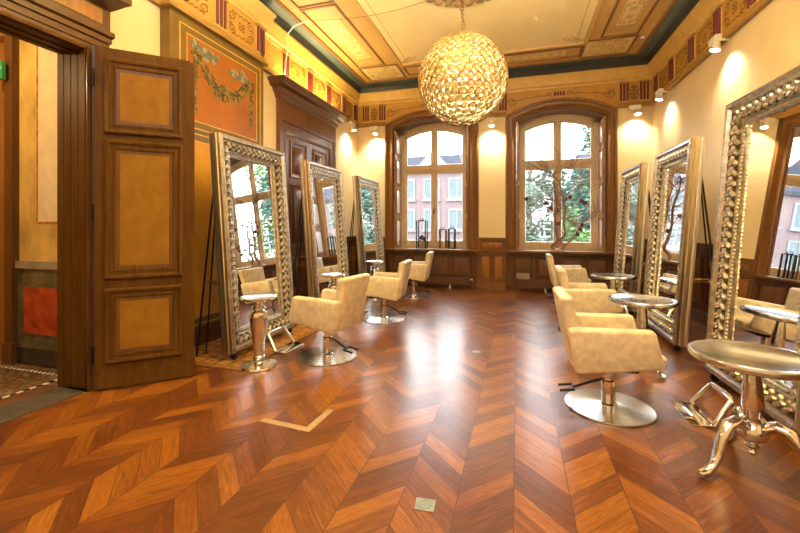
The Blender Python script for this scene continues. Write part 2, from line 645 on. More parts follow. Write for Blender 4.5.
def panelled(frame, panel, a0, a1, b0, b1, c=0.0, mw=0.045, inset=0.09, raise_=0.014):
    """moulding frame into `frame`, raised field into `panel` (local a,b,c)"""
    frame.sweep([(0, 0), (0, 0.012), (-0.2 * mw, 0.022), (-0.5 * mw, 0.020), (-0.6 * mw, 0.010), (-mw, 0.006), (-mw, 0)], rectpath(a0, a1, b0, b1, c), (0, 0, 1), True)
    x0, x1, y0, y1 = a0 + inset, a1 - inset, b0 + inset, b1 - inset
    if x1 - x0 < 0.03 or y1 - y0 < 0.03:
        return
    e = min(0.02, (x1 - x0) / 4)
    vs = [(x0, y0, c + 0.002), (x1, y0, c + 0.002), (x1, y1, c + 0.002), (x0, y1, c + 0.002),
          (x0 + e, y0 + e, c + raise_), (x1 - e, y0 + e, c + raise_), (x1 - e, y1 - e, c + raise_), (x0 + e, y1 - e, c + raise_)]
    panel.add(vs, [(4, 5, 6, 7), (0, 1, 5, 4), (1, 2, 6, 5), (2, 3, 7, 6), (3, 0, 4, 7)])


def arc_pts(cx, hw, spring, rise, n=20):
    R = (hw * hw + rise * rise) / (2 * rise)
    th = math.asin(hw / R)
    return [(cx + R * math.sin(-th + 2 * th * k / n), spring + rise - R + R * math.cos(-th + 2 * th * k / n)) for k in range(n + 1)]


# ------------------------------------------------------------------ room shell
XL, XR, YB, YF, ZC = -3.55, 2.46, 8.5, -2.6, 4.50
W1, W2 = -1.82, 0.815          # window axes
HO, SP, RISE = 0.85, 3.49, 0.21

f = MB()
f.box(XL - 0.1, XR + 0.1, YF, YB + 0.05, -0.12, 0)
tag(f.build('floor', 'chevron_parquet'), 'glossy red brown parquet floor laid in chevrons', 'floor', kind='structure')

# left wall with the doorway opening
w = MB()
for y0, y1, z0, z1 in ((YF, 0.90, 0, 4.6), (0.90, 2.36, 2.79, 4.6), (2.36, YB + 0.45, 0, 4.6)):
    w.box(XL - 0.10, XL, y0, y1, z0, z1)
tag(w.build('wall_left', 'cream_wall'), 'cream wall on the left behind the leaning mirrors', 'wall', kind='structure')
w = MB()
w.box(XR, XR + 0.12, YF, YB + 0.45, 0, 4.6)
tag(w.build('wall_right', 'cream_wall'), 'cream wall on the right above dark panelling', 'wall', kind='structure')

w = MB()
w.box(XL - 0.1, XR + 0.12, YF - 0.1, YF, 0, 4.6)
tag(w.build('wall_front', 'cream_wall'), 'cream wall behind the camera', 'wall', kind='structure')
# back wall: piers, spandrels over the segmental arches, parapets under the windows
w = MB()
xs = [XL - 0.1, W1 - HO, W1 + HO, W2 - HO, W2 + HO, XR + 0.12]
for x0, x1 in ((xs[0], xs[1]), (xs[2], xs[3]), (xs[4], xs[5])):
    w.k = 0
    w.box(x0, x1, YB, YB + 0.45, 0, 3.62)
    w.k = 1
    w.box(x0, x1, YB - 0.015, YB + 0.45, 3.62, 4.6)
for cx in (W1, W2):
    w.k = 0
    w.box(cx - HO, cx + HO, YB + 0.10, YB + 0.45, 0, 0.79)
    w.k = 1
    A = arc_pts(cx, HO, SP, RISE)
    vs, fs = [], []
    for x, z in A:
        vs += [(x, YB - 0.015, max(z, 3.5)), (x, YB - 0.015, 4.6), (x, YB + 0.45, max(z, 3.5)), (x, YB + 0.45, 4.6)]
    for k in range(len(A) - 1):
        a, b = 4 * k, 4 * k + 4
        fs += [(a, b, b + 1, a + 1), (a + 2, a + 3, b + 3, b + 2), (a, a + 2, b + 2, b)]
    w.add(vs, fs)
tag(w.build('wall_back', ['cream_wall', 'frieze_ochre']), 'end wall with two tall arched windows', 'wall', kind='structure')

# ceiling: cream field, tan border with inlaid scroll panels
w = MB()
w.box(XL - 0.1, XR + 0.12, YF, YB + 0.45, ZC + 0.012, ZC + 0.12)
w.M = MCEIL(ZC)
CI = (-3.25, 2.12, 8.30)         # inner edge of the cove
w.k = 1                           # tan border band
FX0, FX1, FY1 = -2.22, 1.16, 7.50
w.box(CI[0], FX0, YF, CI[2], -0.012, 0.0)
w.box(FX1, CI[1], YF, CI[2], -0.012, 0.0)
w.box(FX0, FX1, FY1, CI[2], -0.012, 0.0)


def cpanel(a0, a1, b0, b1, vertical=False, field=2):
    w.k = field
    w.box(a0, a1, b0, b1, 0, 0.004)
    w.k = 3
    w.sweep([(0.03, 0), (0.03, 0.012), (0.0, 0.02), (-0.012, 0.004)], rectpath(a0, a1, b0, b1), (0, 0, 1), True)


for cx in (-2.66, 1.53):          # corner cartouches
    cpanel(cx - 0.38, cx + 0.38, 7.40, 8.07)
    w.k = 4
    arabesque(w, cx, 7.735, 0.66, 0.58, 0.009, 0.007)
b = 7.30
k = 0
while b > 1.5:                    # side panels with pale inlays
    L_ = 2.15
    for x0, x1 in ((-3.02, -2.50), (1.37, 1.88)):
        cpanel(x0, x1, b - L_, b, True, 1)
        w.k = 2
        w.box(x0 + 0.12, x1 - 0.12, b - L_ + 0.35, b - 0.35, 0, 0.006)
        w.k = 4
        for q in range(2):
            arabesque(w, (x0 + x1) / 2, b - L_ / 2 + (q - 0.5) * 0.70, 0.26, 0.66, 0.008, 0.009, True)
    b -= L_ + 0.1
for x0, x1 in ((-2.16, -0.62), (-0.44, 1.10)):
    cpanel(x0, x1, 7.58, 7.97, False, 1)
    w.k = 2
    w.box(x0 + 0.25, x1 - 0.25, 7.66, 7.89, 0, 0.006)
    w.k = 4
    arabesque(w, (x0 + x1) / 2, 7.775, 0.95, 0.2, 0.008, 0.009)
w.k = 4                           # thin painted line and corner sprays in the field
for pts in ([(FX0 + 0.18, YF), (FX0 + 0.18, FY1 - 0.18), (FX1 - 0.18, FY1 - 0.18), (FX1 - 0.18, YF)],):
    w.ribbon(pts, 0.006, -0.009)
w.k = 1
w.sweep([(0, -0.012), (0, 0.02), (-0.05, 0.012), (-0.06, -0.012)], [(FX1, YF, 0), (FX1, FY1, 0), (FX0, FY1, 0), (FX0, YF, 0)], (0, 0, 1))
w.k = 4
for sx, cx in ((1, FX0 + 0.1), (-1, FX1 - 0.1)):
    for t in range(5):
        r = 0.10 + 0.07 * t
        w.ribbon([(cx + sx * p[0], FY1 - 0.08 - p[1]) for p in spiral(0.06 * t, 0.05 * t, 0.09, 0.02, 0.6 * t, 1.1, 10)], 0.008, -0.008)
tag(w.build('ceiling', ['ceiling_cream', 'ceiling_tan', 'ceiling_pale', 'ceiling_brown', 'ceiling_scroll']), 'cream ceiling with a tan border of scroll panels', 'ceiling', kind='structure')

# green cove between cornice and ceiling
plan = [(XL, YF, 0), (XL, 3.22, 0), (XL + 0.13, 3.22, 0), (XL + 0.13, 4.78, 0), (XL, 4.78, 0), (XL, YB, 0), (XR, YB, 0), (XR, YF, 0)]
room = [(XL, YF, 0), (XL, YB, 0), (XR, YB, 0), (XR, YF, 0)]
w = MB()
w.k = 1
w.sweep([(0.0, 4.30), (0.105, 4.33), (0.135, 4.40), (0.18, 4.45), (0.0, 4.52)], room, (0, 0, 1))
w.k = 0
w.sweep([(0.0, 4.45), (0.175, 4.445), (0.24, 4.475), (0.32, 4.488), (0.32, 4.52), (0.0, 4.52)], room, (0, 0, 1))
w.k = 2
w.sweep([(0.30, 4.482), (0.345, 4.476), (0.36, 4.49), (0.36, 4.515), (0.30, 4.515)], room, (0, 0, 1))
tag(w.build('trim_1', ['cove_green', 'cove_dark', 'ceiling_brown']), 'dark green cove running round the ceiling edge', 'cove moulding', kind='structure')

# cornice: upper moulding all round, frieze and lower moulding on the side walls and the piers
w = MB()
UP = [(0.0, 4.08), (0.03, 4.09), (0.035, 4.13), (0.06, 4.15), (0.065, 4.21), (0.10, 4.25), (0.105, 4.29), (0.125, 4.31), (0.125, 4.345), (0.0, 4.35)]
LOW = [(0.0, 3.60), (0.05, 3.60), (0.055, 3.63), (0.04, 3.655), (0.035, 3.68), (0.02, 3.69), (0.0, 3.70)]
w.k = 1
w.sweep(UP, plan, (0, 0, 1))
w.k = 0
w.sweep([(0.0, 3.66), (0.016, 3.66), (0.016, 4.10), (0.0, 4.10)], plan[:6], (0, 0, 1))
w.sweep([(0.0, 3.66), (0.016, 3.66), (0.016, 4.10), (0.0, 4.10)], [(XR, YB, 0), (XR, YF, 0)], (0, 0, 1))
w.k = 2
w.sweep(LOW, plan[:6] + [(W1 - 1.04, YB, 0)], (0, 0, 1))
w.sweep(LOW, [(W1 + 1.04, YB, 0), (W2 - 1.04, YB, 0)], (0, 0, 1))
w.sweep(LOW, [(W2 + 1.04, YB, 0), (XR, YB, 0), (XR, YF, 0)], (0, 0, 1))
cor = tag(w.build('trim_2', ['frieze_ochre', 'frieze_gold', 'frieze_tan']), 'painted ochre cornice and frieze below the ceiling', 'cornice', kind='structure')


def triglyph(mb, a, wd=0.19):
    mb.k = 1
    mb.box(a - wd / 2 - 0.005, a + wd / 2 + 0.005, 4.055, 4.09, 0.0, 0.040)
    for q in range(3):
        x = a - wd / 2 + (q + 0.5) * wd / 3
        n = 6
        vs, fs = [], []
        for z in (3.725, 4.055):
            for i in range(n + 1):
                t = PI * i / n
                vs.append((x - 0.021 * math.cos(t), z, 0.010 + 0.024 * math.sin(t)))
        for i in range(n):
            fs.append((i, i + 1, n + 2 + i, n + 1 + i))
        fs += [tuple(range(n + 1)), tuple(range(n + 1, 2 * n + 2))]
        mb.k = 0
        mb.add(vs, fs)
    mb.k = 2
    mb.box(a - wd / 2, a + wd / 2, 3.70, 4.06, 0.0, 0.012)


tg, so = MB(), MB()
for M, ts, lims in ((MRIGHT(XR - 0.016), [8.22, 7.47, 6.70, 5.93, 5.16, 4.39, 3.62], None),
                    (MLEFT(XL + 0.016), [8.30, 7.70, 7.00, 6.27, 5.50], None),
                    (MLEFT(XL + 0.146), [4.68, 3.92], None)):
    tg.M = so.M = M
    for t in ts:
        triglyph(tg, t)
    for t0, t1 in zip(ts[1:], ts[:-1]):
        arabesque(so, (t0 + t1) / 2, 3.89, t1 - t0 - 0.27, 0.30)
    if ts[0] == 4.68:
        arabesque(so, 3.53, 3.89, 0.42, 0.30)
        tg.box(4.70, 4.75, 3.70, 4.06, 0, 0.012)
tg.M = so.M = MBACK(YB - 0.015)
for t in (-3.33, -2.93, -0.77, -0.28, 1.97, 2.31):
    triglyph(tg, t, 0.17)
for cx in (W1, W2):
    for sx in (-1, 1):
        so.ribbon([(cx + sx * (0.98 - 0.78 * k / 12), 3.90 + 0.075 * k / 12 + 0.012 * math.sin(k * 1.6)) for k in range(13)], 0.007)
        so.ribbon([(cx + sx * (0.92 + p[0]), 3.90 + p[1]) for p in spiral(0, 0, 0.10, 0.02, PI, 1.4)], 0.008)
        so.ribbon([(cx + sx * (0.18 + p[0]), 3.97 + p[1]) for p in spiral(0, 0, 0.05, 0.012, 0, 1.2)], 0.007)
    tg.k = 0
    for q in range(4):
        tg.box(cx - 0.105 + q * 0.055, cx - 0.065 + q * 0.055, 3.94, 4.02, 0, 0.01)
for a in (-3.13, -0.525, 2.14):
    arabesque(so, a, 3.88, 0.2, 0.26)
tg.build('triglyph_blocks', ['oxblood', 'frieze_tan', 'frieze_gold'], cor)
so.build('scroll_painting', 'scroll_brown', cor)

# ------------------------------------------------------------------ windows
LETTERING = 'Friseur'


def make_window(name, cx, label):
    t = thing(name, label, 'window', (cx, YB, 0), 0, kind='structure')
    M = MBACK(0.0)

    def outline(hw, z0, spring, rise, c=0.0, n=20):
        return ([(-hw, z0, c)] + [(x, z, c) for x, z in arc_pts(0, hw, spring, rise, n)] + [(hw, z0, c)])[::-1]
    # wooden casing on the wall face, arched
    m = MB(M)
    m.sweep([(0, -0.02), (0, 0.05), (0.02, 0.065), (0.05, 0.055), (0.06, 0.045), (0.12, 0.05), (0.135, 0.075), (0.17, 0.08), (0.185, 0.06), (0.185, -0.0)],
            outline(HO, 0.82, SP, RISE)[0:], (0, 0, 1))
    m.build('casing', 'wood_casing', t)
    # lining of the deep recess
    m = MB(M)
    m.sweep([(-0.02, -0.42), (-0.02, 0.0), (0.004, 0.0), (0.004, -0.42)], outline(HO, 0.82, SP, RISE), (0, 0, 1))
    m.build('recess_lining', 'wood_case', t)
    # painted frame with mullion and transom
    m = MB(M)
    A = arc_pts(0, HO - 0.021, SP - 0.0, RISE, 20)
    B = arc_pts(0, 0.675, 3.375, 0.155, 20)
    c0, c1 = -0.46, -0.40
    vs, fs = [], []
    for (xa, za), (xb, zb) in zip(A, B):
        vs += [(xa, za, c1), (xb, zb, c1), (xa, za, c0), (xb, zb, c0)]
    for k in range(20):
        a, b = 4 * k, 4 * k + 4
        fs += [(a, a + 1, b + 1, b), (a + 1, a + 3, b + 3, b + 1), (a + 3, a + 2, b + 2, b + 3)]
    m.add(vs, fs)
    for s in (-1, 1):
        m.box(s * 0.675, s * 0.829, 0.83, 3.50, c0, c1)
        m.box(s * 0.70, s * 0.80, 0.83, 3.45, c1, c1 + 0.015)
    m.box(-0.045, 0.045, 0.83, 3.54, c0, c1)
    m.box(-0.028, 0.028, 0.83, 3.56, c1, c1 + 0.025)
    m.box(-0.68, 0.68, 2.56, 2.70, c0, c1)
    m.box(-0.72, 0.72, 2.62, 2.67, c1, c1 + 0.035)
    m.box(-0.70, 0.70, 0.83, 0.955, c0, c1)
    m.box(-0.72, 0.72, 0.83, 0.90, c1, c1 + 0.02)
    for s in (-1, 1):                           # sashes of the four lights
        for z0, z1 in ((0.955, 2.56),):
            a0, a1 = (0.045, 0.675) if s > 0 else (-0.675, -0.045)
            m.sweep([(0, 0), (0, 0.018), (-0.03, 0.018), (-0.042, 0.0)], rectpath(a0, a1, z0, z1, c0 + 0.03), (0, 0, 1), True)
        pts = [(x, z + 0.003, c0 + 0.03) for x, z in B if s * x > 0.05]
        e = [(s * 0.044, 3.53, c0 + 0.03)]
        pts = (e + pts if s > 0 else pts + e)
        loop = [(pts[0][0], 2.70, c0 + 0.03)] + pts + [(pts[-1][0], 2.70, c0 + 0.03)]
        m.sweep([(0, 0), (0, 0.018), (-0.028, 0.018), (-0.038, 0.0)], loop[::-1], (0, 0, 1), True)
    m.build('window_frame', 'window_paint', t)
    for s in (-1, 1):
        g = MB(M)
        g.box(s * 0.06, s * 0.67, 0.96, 2.56, c0 + 0.022, c0 + 0.027)
        g.build('pane', 'window_glass', t)
        g = MB(M)
        pp = [(x, z) for x, z in B if s * x >= 0.04]
        vs = [(x, z, c0 + 0.025) for x, z in pp] + [(pp[-1][0], 2.69, c0 + 0.025), (pp[0][0], 2.69, c0 + 0.025)]
        g.add(vs, [tuple(range(len(vs)))])
        g.build('pane', 'window_glass', t)
    # folded panelled shutters against the jambs
    for s in (-1, 1):
        m, pn = MB(), MB()
        x = s * 0.79
        m.box(x, s * 0.828, -0.03, 0.385, 0.835, 3.46)
        Mx = MRIGHT(x) if s > 0 else MLEFT(x)
        m.M = pn.M = Mx
        for z0, z1 in ((0.90, 1.50), (1.58, 2.18), (2.26, 2.86), (2.94, 3.40)):
            panelled(m, pn, 0.01, 0.345, z0, z1, 0.0, 0.03, 0.05, 0.012)
        o = m.build('shutter', 'shutter_wood', t)
        pn.build('shutter_panel', 'shutter_sky_sheen', o)
    # sill board and handle
    m = MB(M)
    m.box(-1.02, 1.02, 0.79, 0.828, 0.0, 0.16)
    m.box(-HO, HO, 0.79, 0.828, -0.42, 0.0)
    m.build('window_sill', 'wood_casing', t)
    m = MB(M)
    m.box(-0.014, 0.014, 1.62, 1.72, c1 + 0.02, c1 + 0.035)
    m.tube([(0, 1.69, c1 + 0.03), (0, 1.69, c1 + 0.06), (0, 1.60, c1 + 0.065)], 0.008, 6)
    m.build('window_handle', 'black_metal', t)
    return t


win1 = make_window('window_1', W1, 'left arched window with lanterns on its sill')
win2 = make_window('window_2', W2, 'right arched window with a branch tree on its sill')

# ------------------------------------------------------------------ wainscot of the back wall
wa, wp = MB(MBACK(YB)), MB(MBACK(YB))
for cx in (W1, W2):               # parapets under the windows, set back a little
    wa.box(cx - 1.03, cx + 1.03, 0.0, 0.79, -0.10, 0.006)
    wa.box(cx - 1.03, cx + 1.03, 0.0, 0.10, 0.0, 0.02)
    for q in range(4):
        a = cx - 0.92 + q * 0.46
        panelled(wa, wp, a + 0.03, a + 0.43, 0.28, 0.70, 0.0, 0.03, 0.05, 0.01)
wq, wr = MB(MBACK(YB)), MB(MBACK(YB))
for x0, x1 in ((XL, W1 - 1.03), (W1 + 1.03, W2 - 1.03), (W2 + 1.03, XR)):   # projecting piers
    mid = x0 == W1 + 1.03
    wq.box(x0, x1, 0, 0.14, 0, 0.11)
    wq.box(x0, x1, 0.14, 1.06, 0, 0.075)
    wq.box(x0 - 0.01, x1 + 0.01, 0.785, 0.83, 0, 0.12)
    wq.box(x0, x1, 1.04, 1.085, 0, 0.09)
    n = 2 if x1 - x0 > 0.4 else 1
    for q in range(n):
        a0 = x0 + 0.04 + q * (x1 - x0 - 0.04) / n
        a1 = x0 + (q + 1) * (x1 - x0 - 0.04) / n
        panelled(wq, wr, a0, a1, 0.22, 0.73, 0.075, 0.03, 0.04, 0.01)
    panelled(wq, wr, x0 + 0.06, x1 - 0.06, 0.87, 1.02, 0.075, 0.02, 0.03, 0.01)
    if mid:
        wq.box(x0, x0 + 0.015, 1.08, 3.6, 0, 0.05)
        wq.box(x1 - 0.015, x1, 1.08, 3.6, 0, 0.05)
t = thing('trim_3', 'dark wooden wainscot along the end wall below the windows', 'wainscot', kind='structure')
wa.build('parapet_boarding', 'wood_brown', t)
wp.build('parapet_panel', 'wood_case', t)
wq.build('pier_boarding', 'wood_casing', t)
wr.build('pier_panel', 'wood_panel', t)
m = MB(MBACK(YB))
m.box(W1 + 1.045, W2 - 1.045, 1.09, 3.59, 0, 0.012)
tag(m.build('trim_4', 'cream_silk'), 'pale fabric panel on the pier between the windows', 'wall panel', kind='structure')

# right wall wainscot
wa, wp = MB(MRIGHT(XR)), MB(MRIGHT(XR))
wa.box(YF, YB, 0, 0.16, 0, 0.045)
wa.box(YF, YB, 0.16, 1.06, 0, 0.025)
wa.box(YF, YB, 1.055, 1.10, 0, 0.055)
wa.box(YF, YB, 1.02, 1.055, 0, 0.035)
y = 0.6
while y < 8.3:
    panelled(wa, wp, y, y + 0.62, 0.26, 0.95, 0.025, 0.04, 0.07, 0.012)
    y += 0.72
t = thing('trim_5', 'dark wooden wainscot along the right wall', 'wainscot', kind='structure')
wa.build('boarding', 'wood_brown', t)
wp.build('panel', 'wood_casing', t)
# left wall wainscot near the back corner
wa, wp = MB(MLEFT(XL)), MB(MLEFT(XL))
wa.box(7.24, YB, 0, 0.16, 0, 0.045)
wa.box(7.24, YB, 0.16, 1.06, 0, 0.025)
wa.box(7.24, YB, 1.05, 1.10, 0, 0.055)
panelled(wa, wp, 7.30, 7.82, 0.26, 0.95, 0.025, 0.04, 0.07, 0.012)
panelled(wa, wp, 7.88, 8.40, 0.26, 0.95, 0.025, 0.04, 0.07, 0.012)
t = thing('trim_6', 'dark wooden wainscot in the far left corner', 'wainscot', kind='structure')
wa.build('boarding', 'wood_brown', t)
wp.build('panel', 'wood_casing', t)
m = MB(MLEFT(XL))
m.box(2.52, 3.22, 0, 0.20, 0, 0.03)
m.box(4.78, 5.27, 0, 0.20, 0, 0.03)
m.M = MLEFT(XL + 0.13)
m.box(3.22, 4.78, 0, 0.17, 0, 0.025)
m.box(3.22, 4.78, 0.17, 0.21, 0, 0.015)
tag(m.build('baseboard_left', 'wood_brown_flat'), 'brown baseboard below the painted pilaster', 'baseboard', kind='structure')

# ------------------------------------------------------------------ painted pilaster on the left wall
t = thing('trim_7', 'painted pilaster with an orange panel and a garland', 'pilaster', kind='structure')
m = MB(MLEFT(XL))
m.box(3.22, 4.78, 0.0, 3.62, 0, 0.13)
m.build('pilaster_body', 'panel_olive', t)
m = MB(MLEFT(XL + 0.13))
m.k = 0
for z0, z1 in ((2.42, 3.50), (0.24, 2.36)):
    m.k = 0
    m.box(3.34, 4.70, z0, z1, 0, 0.004)
    m.k = 2
    m.box(3.43, 4.62, z0 + 0.08, z1 - 0.08, 0, 0.007)
    m.k = 1
    m.sweep([(0.006, 0.0), (0.006, 0.009), (-0.006, 0.009), (-0.006, 0.0)], rectpath(3.34, 4.70, z0, z1), (0, 0, 1), True)
    m.sweep([(0.005, 0.0), (0.005, 0.011), (-0.005, 0.011), (-0.005, 0.0)], rectpath(3.43, 4.62, z0 + 0.08, z1 - 0.08), (0, 0, 1), True)
    m.k = 3
    if z1 < 3:
        m.box(3.43, 4.62, z0 + 0.08, z1 - 0.08, 0, 0.009)  # brighter yellow paints in the light falling on the lower panel
m.build('painted_panel', ['panel_olive', 'gold_line', 'panel_orange', 'hall_and_lit_panel'], t)
random.seed(5)
m = MB(MLEFT(XL + 0.13))


def spray(cx, cz, n, s, cols, sx=1.0, sz=1.0):
    for _ in range(n):
        m.k = random.choice(cols)
        a = random.uniform(0, 2 * PI)
        r = s * math.sqrt(random.random())
        l = random.uniform(0.022, 0.048)
        m.disc(cx + r * math.cos(a) * sx, cz + r * math.sin(a) * sz, l, 0.009 + random.random() * 0.004, 6, l * 0.5, random.uniform(0, PI))


for q in range(26):               # hanging swag, its two tails and the ribbon bows
    f = q / 25
    x = 3.56 + 0.92 * f
    z = 3.30 - 0.34 * (1 - (2 * f - 1) ** 2) - 0.06 * f
    spray(x, z, 12, 0.045 + 0.045 * math.sin(PI * f), [0, 1, 3, 1])
for q in range(14):
    spray(4.50, 3.22 - q * 0.042, 6, 0.05 - 0.0022 * q, [0, 0, 1])
    spray(3.53, 3.26 - q * 0.05, 6, 0.045 - 0.002 * q, [0, 0, 1])
for x, z in ((3.58, 3.33), (3.70, 3.30), (4.20, 3.24), (4.42, 3.22), (3.82, 3.30), (4.30, 3.27)):
    spray(x, z, 14, 0.09, [2, 2, 4], 1.2, 0.7)
m.build('garland', ['garland_green', 'garland_gold', 'ribbon_blue', 'garland_dark', 'ribbon_pale'], t)

# ------------------------------------------------------------------ panelled double door with heavy pelmet on the left wall
t = thing('door_2', 'closed panelled double door with a heavy cornice behind the middle left mirror', 'door', kind='structure')
m = MB(MLEFT(XL))
D0, D1, DT = 5.28, 7.22, 3.02
prof = [(-0.22, 0), (-0.22, 0.04), (-0.18, 0.06), (-0.16, 0.06), (-0.15, 0.045), (-0.05, 0.05), (-0.04, 0.07), (0.0, 0.075), (0.0, 0)]
m.sweep(prof, [(D1, 0, 0), (D1, DT, 0), (D0, DT, 0), (D0, 0, 0)], (0, 0, 1))
m.box(D0, D1, DT, 3.34, 0, 0.07)
m.build('casing', 'wood_case', t)
m = MB(MLEFT(XL))
PF = [(0, 3.30), (0.08, 3.30), (0.10, 3.33), (0.10, 3.36), (0.15, 3.40), (0.16, 3.43), (0.23, 3.46), (0.24, 3.49), (0.28, 3.52), (0.29, 3.55), (0.0, 3.56)]
m.M = Matrix()
vs, fs = [], []
for e, (u, z) in enumerate(PF):     # returns at both ends
    u2 = max(0.0, u - 0.06)
    vs += [(XL, D0 - u2, z), (XL + u, D0 - u2, z), (XL + u, D1 + u2, z), (XL, D1 + u2, z)]
for q in range(len(PF) - 1):
    a, b = 4 * q, 4 * q + 4
    fs += [(a, a + 1, b + 1, b), (a + 1, a + 2, b + 2, b + 1), (a + 2, a + 3, b + 3, b + 2)]
fs += [(0, 3, 2, 1), tuple(4 * (len(PF) - 1) + q for q in range(4))]
m.add(vs, fs)
m.build('pelmet', 'wood_case', t)
for s in (0, 1):
    a0 = D0 + 0.22 + s * (D1 - D0 - 0.44) / 2
    a1 = a0 + (D1 - D0 - 0.44) / 2
    m, pn = MB(MLEFT(XL)), MB(MLEFT(XL))
    m.box(a0 + 0.003, a1 - 0.003, 0.01, DT - 0.22, 0.0, 0.03)
    for z0, z1 in ((0.25, 0.82), (0.98, 2.02), (2.12, 2.72)):
        panelled(m, pn, a0 + 0.11, a1 - 0.11, z0, z1, 0.03, 0.05, 0.075, 0.018)
    lf = m.build('door_leaf', 'wood_case', t)
    pn.build('door_panel', 'wood_brown', lf)

# ------------------------------------------------------------------ doorway to the hall, casing and overdoor
t = thing('trim_8', 'heavy brown door surround at the left edge', 'door surround', kind='structure')
m = MB(MLEFT(XL))
for a0, a1 in ((2.34, 2.52), (0.74, 0.92)):
    m.box(a0, a1, 0, 2.79, 0, 0.22)
    m.box(a0, a1, 0, 0.24, 0, 0.235)
    for q in range(3):
        m.box(a0 + 0.02 + q * 0.052, a0 + 0.055 + q * 0.052, 0.26, 2.74, 0.22, 0.232)
m.build('jamb_casing', 'wood_brown', t)
m = MB()
for a0, a1 in ((2.34, 2.358), (0.90, 0.918)):     # panelled reveals
    m.box(-3.66, -3.34, a0, a1, 0, 2.80)
for q in range(4):
    m.box(-3.655 + q * 0.08, -3.585 + q * 0.08, 2.333, 2.34, 0.03, 2.78)
m.box(-3.66, -3.34, 0.90, 2.36, 2.775, 2.80)
for q in range(3):
    m.box(-3.63 + q * 0.10, -3.57 + q * 0.10, 0.92, 2.34, 2.762, 2.776)
m.build('reveal_lining', 'door_brown', t)
m = MB(MLEFT(0))
HP = [(0, 2.79), (0.205, 2.79), (0.205, 2.83), (0.215, 2.835), (0.215, 2.885), (0.23, 2.89), (0.23, 2.93), (0.25, 2.945), (0.25, 2.985), (0.22, 3.0), (0.22, 3.17), (0.25, 3.18), (0.33, 3.23), (0.36, 3.24), (0.36, 3.30), (0, 3.34)]
vs, fs = [], []
for u, z in HP:
    e = max(0.0, u - 0.2) * 0.6
    vs += [(0.74 - e, z, XL), (0.74 - e, z, XL + u), (2.52 + e, z, XL + u), (2.52 + e, z, XL)]
for q in range(len(HP) - 1):
    a, b = 4 * q, 4 * q + 4
    fs += [(a, b, b + 1, a + 1), (a + 1, b + 1, b + 2, a + 2), (a + 2, b + 2, b + 3, a + 3)]
fs += [(0, 1, 2, 3), tuple(4 * (len(HP) - 1) + q for q in range(4))]
m.add(vs, fs)
m.build('overdoor', 'wood_brown_flat', t)
m = MB(MLEFT(XL + 0.22))
m.box(0.80, 2.46, 3.03, 3.15, 0, 0.006)
m.build('overdoor_panel', 'wood_panel', t)

# the leaf swung open into the room
PHI = math.atan2(0.48, 0.52)
t = thing('door_1', 'open brown door leaf with three golden panels', 'door', (-3.285, 2.345, 0), PHI, kind='structure')
m = MB(MBACK(0))
m.box(0.02, 0.70, 0.02, 2.80, -0.05, 0.0)
m.box(0.70, 0.735, 0.02, 2.79, -0.06, -0.012)
m.box(0.02, 0.70, 0.02, 0.13, 0.0, 0.012)
m.box(0.70, 0.738, 0.02, 0.15, -0.065, -0.005)
for z0, z1 in ((0.215, 0.83), (0.905, 2.05), (2.10, 2.72)):
    m.sweep([(0, 0), (0, 0.016), (-0.012, 0.026), (-0.03, 0.020), (-0.036, 0.008), (-0.060, 0.008), (-0.066, 0.014), (-0.075, 0.012), (-0.085, 0.002), (-0.085, 0)],
            rectpath(0.085, 0.645, z0, z1), (0, 0, 1), True)
m.k = 1
m.box(0.0, 0.02, 0.02, 2.80, -0.05, -0.012)  # dark strip painted in for the shaded gap at the hinges
m.build('door_frame', ['door_brown', 'dark_wood_and_gap'], t)
for z0, z1 in ((0.215, 0.83), (0.905, 2.05), (2.10, 2.72)):
    m = MB(MBACK(0))
    m.sweep([(0, 0), (0, 0.008), (-0.03, 0.006), (-0.03, 0)], rectpath(0.165, 0.565, z0 + 0.085, z1 - 0.085), (0, 0, 1), True)
    m.k = 1
    m.box(0.19, 0.54, z0 + 0.11, z1 - 0.11, 0, 0.007)
    m.build('door_panel', ['wood_brown', 'door_gold'], t)
for z in (0.30, 1.45, 2.55):
    m = MB(MBACK(0))
    m.tube([(0.005, z - 0.07, 0.0), (0.005, z + 0.07, 0.0)], 0.011, 8)
    m.build('hinge', 'black_metal', t)

# ------------------------------------------------------------------ hall beyond the doorway
HX, HY = -4.72, 2.66
m = MB()
m.box(-7.0, -3.665, -1.5, 5.0, -0.12, 0.0)
tag(m.build('floor_hall', 'hall_mosaic'), 'mosaic floor of the hall beyond the doorway', 'floor', kind='structure')
m = MB()
for y in range(40):
    m.k = y % 2
    m.box(-3.86, -3.82, 0.9 + y * 0.045, 0.9 + y * 0.045 + 0.045, 0, 0.003)
    m.box(-4.76 + y * 0.028, -4.76 + (y + 1) * 0.028 - 0.001, 2.52, 2.545, 0, 0.003)
m.k = 2
m.box(-3.82, -3.66, 0.92, 2.34, 0.0, 0.006)
m.k = 3
m.box(-3.66, -3.345, 0.92, 2.34, 0.0, 0.008)
tag(m.build('trim_9', ['exit_white', 'marble_black', 'wood_case', 'stone_slab']), 'dark stone threshold with a chequered mosaic edge', 'threshold', kind='structure')
m = MB(MBACK(HY))
m.k = 0
m.box(HX, -3.64, 0, 3.5, -0.1, 0)
m.k = 1
m.box(-4.43, -3.64, 1.37, 3.5, 0, 0.004)
m.k = 2
m.box(HX, -3.64, 0.16, 0.93, 0, 0.012)
m.k = 3
m.box(-4.60, -3.64, 0.30, 0.75, 0, 0.016)
m.k = 4
m.box(HX, -3.64, 0.93, 1.0, 0, 0.035)
m.k = 5
m.box(HX, -3.64, 0, 0.16, 0, 0.03)
m.k = 6
